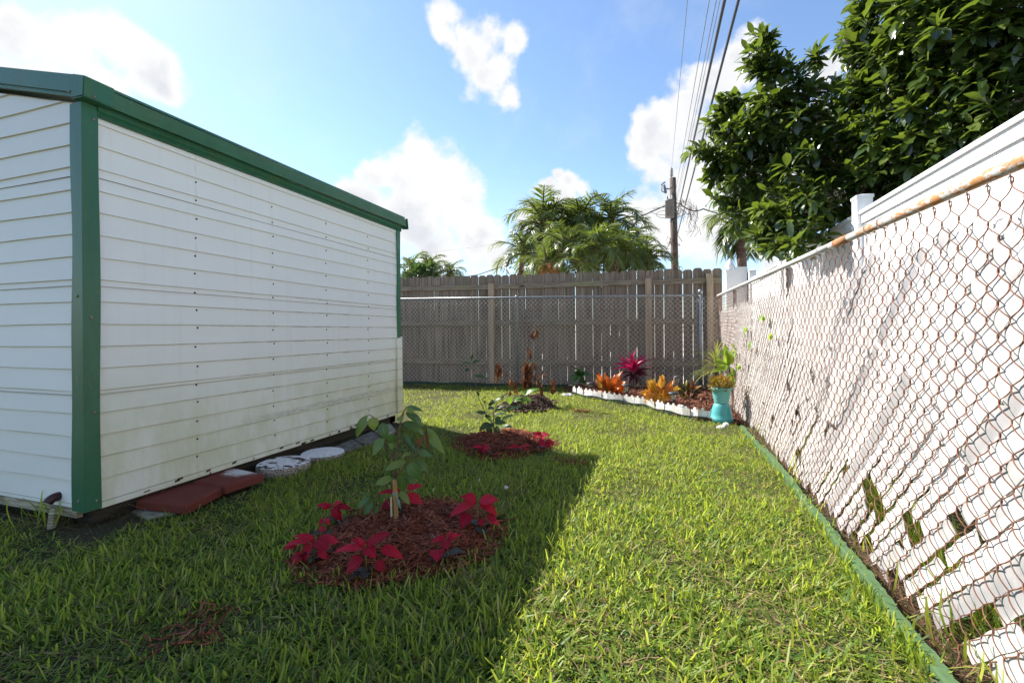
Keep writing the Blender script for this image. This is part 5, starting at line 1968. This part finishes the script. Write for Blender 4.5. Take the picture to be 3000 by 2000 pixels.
# ------------------------------------------------------------------ palms
def frond(mb, rm, C, az, el, L, droop, w, nl, leafL, mi=0, lw=None):
    """pinnate frond; rm collects the rachis"""
    pts = []
    p = C.copy()
    e = el
    k = 14
    for i in range(k + 1):
        pts.append(p.copy())
        e -= droop / k * (0.4 + 1.2 * i / k)
        p = p + Vector((math.cos(az) * math.cos(e), math.sin(az) * math.cos(e), math.sin(e))) * (L / k)
    rm.tube(pts, [.03 * w * (1 - .85 * i / k) + .004 for i in range(k + 1)], 4, cap=False)
    for j in range(nl):
        f = .16 + .84 * j / nl
        x = f * k
        i = min(int(x), k - 1)
        b = pts[i].lerp(pts[i + 1], x - i)
        d = (pts[i + 1] - pts[i]).normalized()
        sd = d.cross(Vector((0, 0, 1)))
        sd = sd.normalized() if sd.length > .01 else Vector((1, 0, 0))
        up = sd.cross(d)
        ll = leafL * math.sin(math.pi * min(1, .12 + .86 * f)) ** .6 * U(.85, 1.1)
        for s in (-1, 1):
            dd = (sd * s * .8 + d * (.55 + .5 * f) + up * U(.0, .3)).normalized()
            tip = b + dd * ll - Vector((0, 0, ll * U(.1, .75)))
            leaf(mb, b, tip, lw or ll * .095, up + Vector((U(-.3, .3), U(-.3, .3), 0)), bow=.08, fold=.2, ns=2, prof='spear', mi=mi)


def palm(px, py, t0, Lpx, label, nf=15, mats=None, base_r=.10, group=None, up=.5, dead=0, leafs=30, stems=1):
    nf = int(nf * 1.1)
    C = atT(px, py, t0)
    L = Lpx / F * t0 * 1.25
    t = thing('palm_tree', label, 'palm tree', (C.x, C.y, 0), group)
    tr = MB()
    B = Vector((C.x + U(-.3, .3), C.y + U(-.3, .3), -.1))
    m_ = 12
    pts = [B.lerp(C, i / m_) + Vector((.08 * math.sin(i * .5), 0, 0)) for i in range(m_ + 1)]
    pts[-1] = C
    tr.tube(pts, [base_r * (1.15 - .35 * i / m_) * (1.06 if i % 2 else 1) for i in range(m_ + 1)], 9)
    tr.build('trunk', M['palmtrunk'], t, smooth=True)
    fm, rm, dm = MB(), MB(), MB()
    for i in range(nf):
        az = i * 2.39996 + U(-.3, .3)
        q = (i + .5) / nf
        el = 1.45 - 1.75 * q ** .9 + U(-.15, .15) + (up - .5)
        tgt = dm if i >= nf - dead else fm
        frond(tgt, rm, C, az, el, L * U(.75, 1.2), U(1.3, 2.6), L, leafs, L * .40)
    fm.build('fronds', mats or M['palm'], t)
    rm.build('frond_stalks', M['greenstem'], t)
    if dm.f:
        dm.build('dead_fronds', M['palmdead'], t)


PG = 'palms in the clump beyond the wooden fence'
palm(1590, 662, 15, 108, 'tall dark palm at the upper left of the clump left of the pole', 15, up=.75, group=PG)
palm(1697, 668, 15.5, 108, 'tallest palm in the middle of the clump beyond the wooden fence', 15, up=.85, group=PG)
palm(1785, 665, 15, 106, 'tall palm at the upper right of the clump with arching fronds', 15, up=.75, group=PG)
palm(1835, 705, 14, 80, 'mid height palm on the right shoulder of the palm clump', 14, group=PG)
palm(1535, 745, 14.5, 85, 'low spreading dark palm at the left foot of the clump', 14, group=PG)
palm(1655, 715, 12.5, 90, 'paler green palm low in the centre left of the clump', 14, M['palmlight'], .07, PG, dead=1)
palm(1740, 730, 12, 95, 'paler green palm low in the centre of the clump, with an upright bright frond', 13, M['palmlight'], .07, PG, up=.8)
palm(1810, 745, 12.5, 90, 'low palm with yellow lower fronds at the right of the clump', 14, group=PG)
palm(1600, 770, 12, 70, 'smallest pale palm at the left front of the clump, partly dead and orange', 11, M['palmlight'], .06, PG, dead=2)
palm(1640, 690, 16.5, 105, 'dark palm at the back of the clump between the two tallest', 16, group=PG)
palm(1745, 690, 16.5, 105, 'dark palm at the back of the clump just left of its right hand peak', 16, group=PG)
palm(1860, 770, 13.5, 70, 'low drooping palm at the right foot of the clump', 13, group=PG)
palm(1700, 775, 11.5, 70, 'low pale palm in front of the middle of the clump', 12, M['palmlight'], .06, PG, up=.7)
palm(1895, 765, 13, 76, 'small fan shaped palm just left of the utility pole', 13, M['palmlight'], .09, up=.75)
palm(1205, 790, 14, 56, 'short palm beside the green corner of the shed roof', 12, base_r=.08, group='low palms right of the shed')
palm(1255, 785, 14, 60, 'sunlit short palm, middle of the three right of the shed', 13, M['palmlight'], .08, 'low palms right of the shed')
palm(1320, 800, 14, 50, 'lowest short palm, farthest right of the three beside the shed', 11, base_r=.08, group='low palms right of the shed')
palm(2178, 640, 11, 105, 'tall queen palm with fine drooping fronds behind the big leafy tree', 14, base_r=.115, up=.15, leafs=44)


def bush(px, py, t0, rp, label, mat, n=500, ls=.2):
    C = atT(px, py, t0)
    r = rp / F * t0
    t = thing('bush', label, 'bush', (C.x, C.y, 0))
    mb = MB()
    for i in range(n):
        d = Vector((rnd.gauss(0, 1), rnd.gauss(0, 1), rnd.gauss(0, 1))).normalized()
        k = 1 + .25 * math.sin(d.x * 5 + 1) * math.sin(d.z * 6)
        P = C + Vector((d.x * r * 1.5, d.y * r, d.z * r)) * U(.4, 1) * k
        dd = (d + Vector((U(-.7, .7), U(-.7, .7), U(-.3, .6)))).normalized()
        leaf(mb, P, P + dd * ls * U(.6, 1.2), ls * .35, (0, 0, 1), ns=3, prof='ovate')
    mb.build('crown', mat, t)
    mb = MB()
    for k in range(6):
        mb.tube([Vector((C.x, C.y, -.1)), C + Vector((U(-.6, .6) * r, U(-.6, .6) * r, U(0, .6) * r))], [.05, .015], 6)
    mb.build('stems', M['bark'], t)


bush(1230, 815, 12.6, 40, 'dark green bush peeking over the fence boards right of the shed', M['darkleaf'], 700)
bush(1620, 775, 16.5, 90, 'dark undergrowth bush at the left foot of the palm clump', M['bushdark'], 1200)
bush(1780, 775, 16.5, 90, 'dark undergrowth bush at the right foot of the palm clump', M['bushdark'], 1200)


# ------------------------------------------------------------------ utility pole and wires
def pole():
    t0 = 20.0
    top = atT(1971, 522, t0)
    bot = atT(1981, 800, t0)
    B = Vector((bot.x, bot.y, 0))
    t = thing('utility_pole', 'old wooden utility pole with transformer and dry vines', 'utility pole', B)
    mb = MB()
    mb.tube([B - Vector((0, 0, .3)), B.lerp(top, .5), top], [.19, .16, .135], 12)
    mb.build('pole', M['polewood'], t, smooth=True)
    s = t0 / F
    mb = MB()
    p = atT(1967, 522, t0)
    mb.tube([p, p + Vector((0, 0, 6 * s))], .03, 8)
    prof = [(.05, 0)]
    for k in range(5):
        prof += [(.085, .03 + .07 * k), (.05, .06 + .07 * k)]
    prof += [(.03, .40), (.001, .42)]
    mb.lathe(prof, p + Vector((0, 0, 5 * s)), 12)
    mb.build('insulator', M['porcelain'], t, smooth=True)
    mb = MB()
    q = atT(1970, 548, t0 - .12)
    e = atT(1950, 553, t0 - .25)
    mb.tube([q, q.lerp(e, .5) - Vector((0, 0, .05)), e], .03, 6)
    f0, f1 = atT(1945, 542, t0 - .25), atT(1951, 566, t0 - .25)
    mb.tube([f0, f1], .055, 8)
    mb.tube([f0 - Vector((.09, 0, 0)), atT(1939, 560, t0 - .25), f1 - Vector((.0, 0, 0))], .022, 6)
    mb.tube([f0 - Vector((.12, 0, -.02)), f0 + Vector((.06, 0, .12))], .028, 6)
    mb.build('fuse_cutout', M['tank'], t, smooth=True)
    c = atT(1962, 638, t0 - .25)
    mb = MB()
    mb.lathe([(.16, 0), (.19, .02), (.19, .70), (.205, .71), (.205, .74), (.16, .78), (.001, .80)], c, 18)
    tk = mb.build('transformer', M['tank'], t, smooth=True)
    mb = MB()
    for dx in (-.1, .1):
        mb.lathe([(.05, .74), (.06, .78), (.035, .80), (.06, .84), (.035, .86), (.05, .9), (.02, .95), (.001, 1.0)], c + Vector((dx, 0, 0)), 10)
    mb.build('bushing', M['porcelain'], tk, smooth=True)
    # dry vines on the pole and hanging from the wires
    mb = MB()
    for k in range(70):
        h = U(.02, .66)
        P = B.lerp(top, h)
        pts = [P + Vector((U(-.2, .2), -.18, 0))]
        for j in range(5):
            pts.append(pts[-1] + Vector((U(-.12, .12), U(-.06, .05), U(-.22, .12))))
        mb.tube(pts, [.02, .018, .014, .012, .009, .006], 4)
    c2 = atT(2000, 615, t0)
    for k in range(36):
        a = U(0, 1)
        P = atT(1985 + 45 * a + U(-6, 6), 585 + 25 * a + U(-16, 30), t0 + U(-.3, .3))
        pts = [P]
        for j in range(4):
            pts.append(pts[-1] + Vector((U(-.16, .16), U(-.1, .1), U(-.24, .08))))
        mb.tube(pts, .009, 3)
    for k in range(9):
        P = atT(U(2015, 2050), U(605, 620), t0)
        pts = [P + Vector((U(-.03, .03) * j, 0, -.16 * j * U(.8, 1.2))) for j in range(int(U(3, 9)))]
        mb.tube(pts, .010, 3)
    mb.build('dry_vine', M['stem'], t)
    mb = MB()
    pts = [atT(1960 + 26 * math.sin(a) * (1 + .1 * a), 635 + 14 * math.cos(a) - a * 1.5, t0 - .3 + .2 * math.cos(a)) for a in [k * .5 for k in range(26)]]
    mb.tube(pts, .012, 5)
    mb.build('jumper_wire', M['wirethin'], t)


pole()


def wire(name, pts, r, mat, label, sag=.0):
    P = [atT(*p) for p in pts]
    Q = []
    for a, b in zip(P, P[1:]):
        for k in range(24):
            f = k / 24
            Q.append(a.lerp(b, f) - Vector((0, 0, sag * 4 * f * (1 - f))))
    Q.append(P[-1])
    mb = MB()
    mb.tube(Q, r, 5)
    o = mb.build(name, mat, loc=tuple(P[0]))
    tag(o, label, 'power line', 'overhead lines from the utility pole')


wire('power_line', [(1982, 640, 20), (2130, -30, 5.5), (2190, -300, 3.8)], .022, M['cable'], 'thick black cable, left of the two thick lines from the pole overhead')
wire('power_line', [(1984, 690, 20), (2172, -30, 5.5), (2235, -260, 4.0)], .020, M['cable'], 'thick black cable, right of the two thick lines from the pole overhead')
wire('power_line', [(1967, 500, 20), (2016, -20, 7.5), (2034, -220, 5.5)], .006, M['wirethin'], 'thin wire running up from the insulator at the top of the pole')
wire('power_line', [(1978, 570, 20), (2082, -20, 7), (2110, -200, 5)], .007, M['wirethin'], 'thin grey wire, leftmost beside the thick cables')
wire('power_line', [(1980, 595, 20), (2103, -20, 7), (2135, -200, 5)], .007, M['wirethin'], 'thin grey wire, middle one beside the thick cables')
wire('power_line', [(1982, 600, 20), (2114, -20, 7), (2148, -200, 5)], .006, M['wirethin'], 'thin grey wire nearest the left thick cable')
wire('power_line', [(1955, 600, 20), (1800, 668, 22), (1400, 805, 27), (1100, 850, 34)], .030, M['cable'], 'dark service cable sagging left from the pole across the palms', .0)
wire('power_line', [(1950, 598, 20), (1840, 628, 24), (1400, 722, 40), (1180, 750, 50)], .016, M['wirethin'], 'thin service wire running left from the transformer over the palms', .0)
wire('power_line', [(1990, 595, 20), (2060, 612, 21), (2260, 640, 25)], .03, M['cable'], 'dark vine hung cable running right from the pole behind the tree', .2)


# ------------------------------------------------------------------ weeds, straw, vines on the fence
def strands(name, pts, n, L, mat, label, cat, spread, up=(.2, 1.2), w=.004):
    V, Fs = [], []
    P = np.zeros((n, 3))
    for i in range(n):
        a, b = pts[rnd.randrange(len(pts) - 1)], None
        j = rnd.randrange(len(pts) - 1)
        f = rnd.random()
        q = pts[j].lerp(pts[j + 1], f)
        P[i] = (q.x + rnd.gauss(0, spread), q.y + rnd.gauss(0, spread), U(.0, .02))
    V, Fq = blades(P, rng.uniform(.5, 1.3, n) * L, rng.uniform(.6, 1.2, n) * w, rng.uniform(0, 6.28, n), rng.uniform(*up, n), rng.normal(.3, .5, n))
    o = np_mesh(name, V, Fq, mat)
    tag(o, label, cat, kind='stuff')


strands('dry_straw', [G(150, 1530), G(330, 1505), G(460, 1480)], 520, .14, M['straw'], 'dry straw and dead runners along the shed foot', 'straw', .06, (.9, 1.5), .0028)
strands('dry_straw', [Vector((.74, 1.2, 0)), Vector((.75, 2.2, 0)), Vector((.75, 4.6, 0))], 1100, .08, M['litter'], 'dry brown litter lying between the green edging and the rusty fence', 'straw', .03, (.8, 1.5), .003)
strands('weeds', [Vector((.86, .8, 0)), Vector((1.0, 2.2, 0)), Vector((.95, 4.6, 0))], 1500, .17, M['grass'], 'green weeds growing behind the lower slats of the rusty fence', 'weeds', .10, (.1, .8), .007)
strands('weeds', [G(2560, 1500), G(2570, 1530)], 30, .22, M['grass'], 'tuft of grass poking through the lower rusty fence', 'weeds', .03, (.0, .6), .007)
strands('weeds', [G(60, 1545), G(160, 1530), G(180, 1515)], 40, .13, M['grass'], 'tall grass tuft by the drain pipe at the shed corner', 'weeds', .05, (.1, .9), .007)
strands('straw_tuft', [G(1350, 1725), G(1365, 1720)], 40, .09, M['straw'], 'pale dry grass tuft in the shaded lawn in front of the bed', 'straw', .02, (.6, 1.5), .003)
strands('straw_tuft', [G(1480, 1460), G(1540, 1400)], 70, .12, M['straw'], 'dry pale runners in the shaded grass right of the front bed', 'straw', .03, (.9, 1.5), .003)
strands('straw_tuft', [G(1060, 1530), G(1110, 1530)], 90, .08, M['straw'], 'grey dead grass inside the front bed left of the stake', 'straw', .02, (.9, 1.5), .003)


strands('edge_grass', EDGE, 900, .055, M['grass'], 'grass blades leaning over the sage green edging', 'grass', .012, (.1, 1.0), .006)


def fence_vine():
    t = thing('vine', 'small green vine leaves climbing the far part of the rusty fence', 'vine', (XR, 5, 0))
    mb, st = MB(), MB()
    prev = None
    for (px, py, n) in ((2190, 965, 3), (2262, 985, 2), (2170, 1070, 4), (2150, 1095, 3), (2240, 930, 2), (2205, 1010, 2), (2160, 1035, 3)):
        C = onX(px, py, XR - .02)
        for i in range(n):
            a = U(0, 6.28)
            leaf(mb, C + Vector((0, U(-.04, .04), U(-.04, .04))), C + Vector((-.03, math.cos(a) * .05, math.sin(a) * .04 - .02)), .045, (-1, -.3, .6), ns=4, prof='ovate')
        st.tube([Vector((XR - .015, 5.1, .1)), Vector((XR - .02, (C.y + 5.1) / 2, C.z * .6)), C], .0018, 4)
    mb.build('leaves', M['limeleaf'], t)
    st.build('stem', M['greenstem'], t)


fence_vine()

# ------------------------------------------------------------------ world, sun, camera
S = Vector((-2.12, .84, 2.12)).normalized()
el = math.asin(S.z)
rot = math.atan2(S.x, S.y)
w = bpy.data.worlds.new('World')
SC.world = w
w.use_nodes = True
nt = w.node_tree
nt.nodes.clear()
EXPO = 1.27
sky = nd(nt, 'ShaderNodeTexSky', sky_type='NISHITA', sun_disc=False, sun_elevation=el, sun_rotation=rot, air_density=1.0, dust_density=.2, ozone_density=3.2)
bg = nd(nt, 'ShaderNodeBackground', {'Color': sky.outputs[0], 'Strength': .100})
D = nd(nt, 'ShaderNodeTexCoord').outputs['Generated']
wn = noise(nt, D, 7.0, 3, .5, col=True)
wn = nd(nt, 'ShaderNodeVectorMath', {0: wn, 1: (.5, .5, .5)}, operation='SUBTRACT').outputs[0]
wn = nd(nt, 'ShaderNodeVectorMath', {0: wn, 'Scale': .10}, operation='SCALE').outputs[0]
D2 = nd(nt, 'ShaderNodeVectorMath', {0: D, 1: wn}, operation='ADD').outputs[0]
BL = [(60, 90, 120), (200, 170, 170), (330, 150, 130), (440, 230, 110), (60, 240, 170), (470, 290, 60), (-120, 150, 200),
      (1330, 40, 60), (1400, 120, 90), (1490, 130, 55), (1440, 220, 80), (1490, 280, 40), (1330, 100, 50),
      (1215, 420, 70), (1180, 500, 100), (1280, 520, 110), (1100, 500, 80), (1340, 600, 110), (1220, 630, 130), (1400, 690, 90), (1290, 720, 110), (1050, 600, 90), (1460, 760, 60),
      (1620, 530, 34), (1660, 545, 40), (1700, 560, 30), (1590, 570, 40), (1640, 590, 50), (1560, 650, 60), (1700, 660, 60),
      (2160, 190, 90), (2090, 270, 110), (2000, 330, 90), (1950, 420, 110), (1900, 480, 80), (2080, 430, 150), (2000, 560, 130), (2150, 560, 150), (1880, 620, 70), (2060, 680, 110), (2250, 400, 140), (2230, 280, 110), (2250, 700, 100), (2420, 200, 60), (2350, 480, 200), (1940, 700, 70), (2900, 250, 200), (2260, 760, 60)]
acc = None
for (px, py, r) in BL:
    v = ray(px, py)
    sc_ = v.length
    # angular radius of a disc of r pixels at this place in the photo
    ang = r / F / sc_ / (1 + .0) * (1.0 / sc_ ** .5)
    d = nd(nt, 'ShaderNodeVectorMath', {0: D2, 1: tuple(v.normalized())}, operation='DISTANCE').outputs['Value']
    k = mth(nt, 'MULTIPLY_ADD', d, -1.0 / ang, 1.0)
    acc = k if acc is None else nd(nt, 'ShaderNodeMath', {0: acc, 1: k, 2: .22}, operation='SMOOTH_MAX').outputs[0]
fb = noise(nt, D, 14.0, 11, .62)
fb2 = noise(nt, D, 5.5, 5, .55)
dens = mth(nt, 'ADD', acc, mth(nt, 'MULTIPLY', mth(nt, 'SUBTRACT', fb, .5), 1.9))
cov = smooth(nt, dens, -.12, .46)
wisp = mth(nt, 'MULTIPLY', smooth(nt, noise(nt, D, 3.0, 7, .62), .52, .80), .30)
cov = mth(nt, 'MAXIMUM', cov, wisp)
fw = nd(nt, 'ShaderNodeVectorMath', {0: D, 1: tuple(ray(1500, 800).normalized())}, operation='DOT_PRODUCT').outputs['Value']
fill_clouds = mth(nt, 'MULTIPLY', mth(nt, 'SUBTRACT', 1.0, smooth(nt, fw, .35, .6)), smooth(nt, noise(nt, D, 2.6, 8, .6), .56, .68))  # extra clouds outside the camera view, added for fill light
cov = mth(nt, 'MAXIMUM', cov, fill_clouds)
thick = mth(nt, 'MULTIPLY', smooth(nt, acc, .15, .75), smooth(nt, mth(nt, 'ADD', mth(nt, 'MULTIPLY', fb2, .65), mth(nt, 'MULTIPLY', fb, .35)), .44, .60))
ccol = mixc(nt, mth(nt, 'MULTIPLY', thick, .55), (1.0, 1.0, 1.0), (.58, .62, .72))
ccol = mixc(nt, mth(nt, 'MULTIPLY', smooth(nt, mth(nt, 'SUBTRACT', .62, fb), .1, .3), .25), ccol, (.72, .76, .84))
bgc = nd(nt, 'ShaderNodeBackground', {'Color': ccol, 'Strength': .43})
mx = nd(nt, 'ShaderNodeMixShader', {0: cov, 1: bg.outputs[0], 2: bgc.outputs[0]})
nd(nt, 'ShaderNodeOutputWorld', {0: mx.outputs[0]})

sl = bpy.data.lights.new('sun', 'SUN')
sl.energy = 5.0
sl.angle = math.radians(.5)
sl.color = (1.0, .95, .87)
so = bpy.data.objects.new('sun', sl)
COL.objects.link(so)
so.rotation_euler = S.to_track_quat('Z', 'Y').to_euler()
so.location = S * 20

cam = bpy.data.cameras.new('camera')
cam.lens = 36 * F / 3000
cam.sensor_width = 36
cam.shift_y = -HZ / 3000
cam.clip_start = .05
cam.clip_end = 2000
co = bpy.data.objects.new('camera', cam)
COL.objects.link(co)
co.matrix_world = Matrix.Translation(O) @ CAMROT.to_4x4()
SC.camera = co

SC.view_settings.view_transform = 'Standard'
SC.view_settings.look = 'None'
SC.view_settings.exposure = EXPO
SC.view_settings.gamma = 1
SC.cycles.max_bounces = 8
SC.cycles.transparent_max_bounces = 8
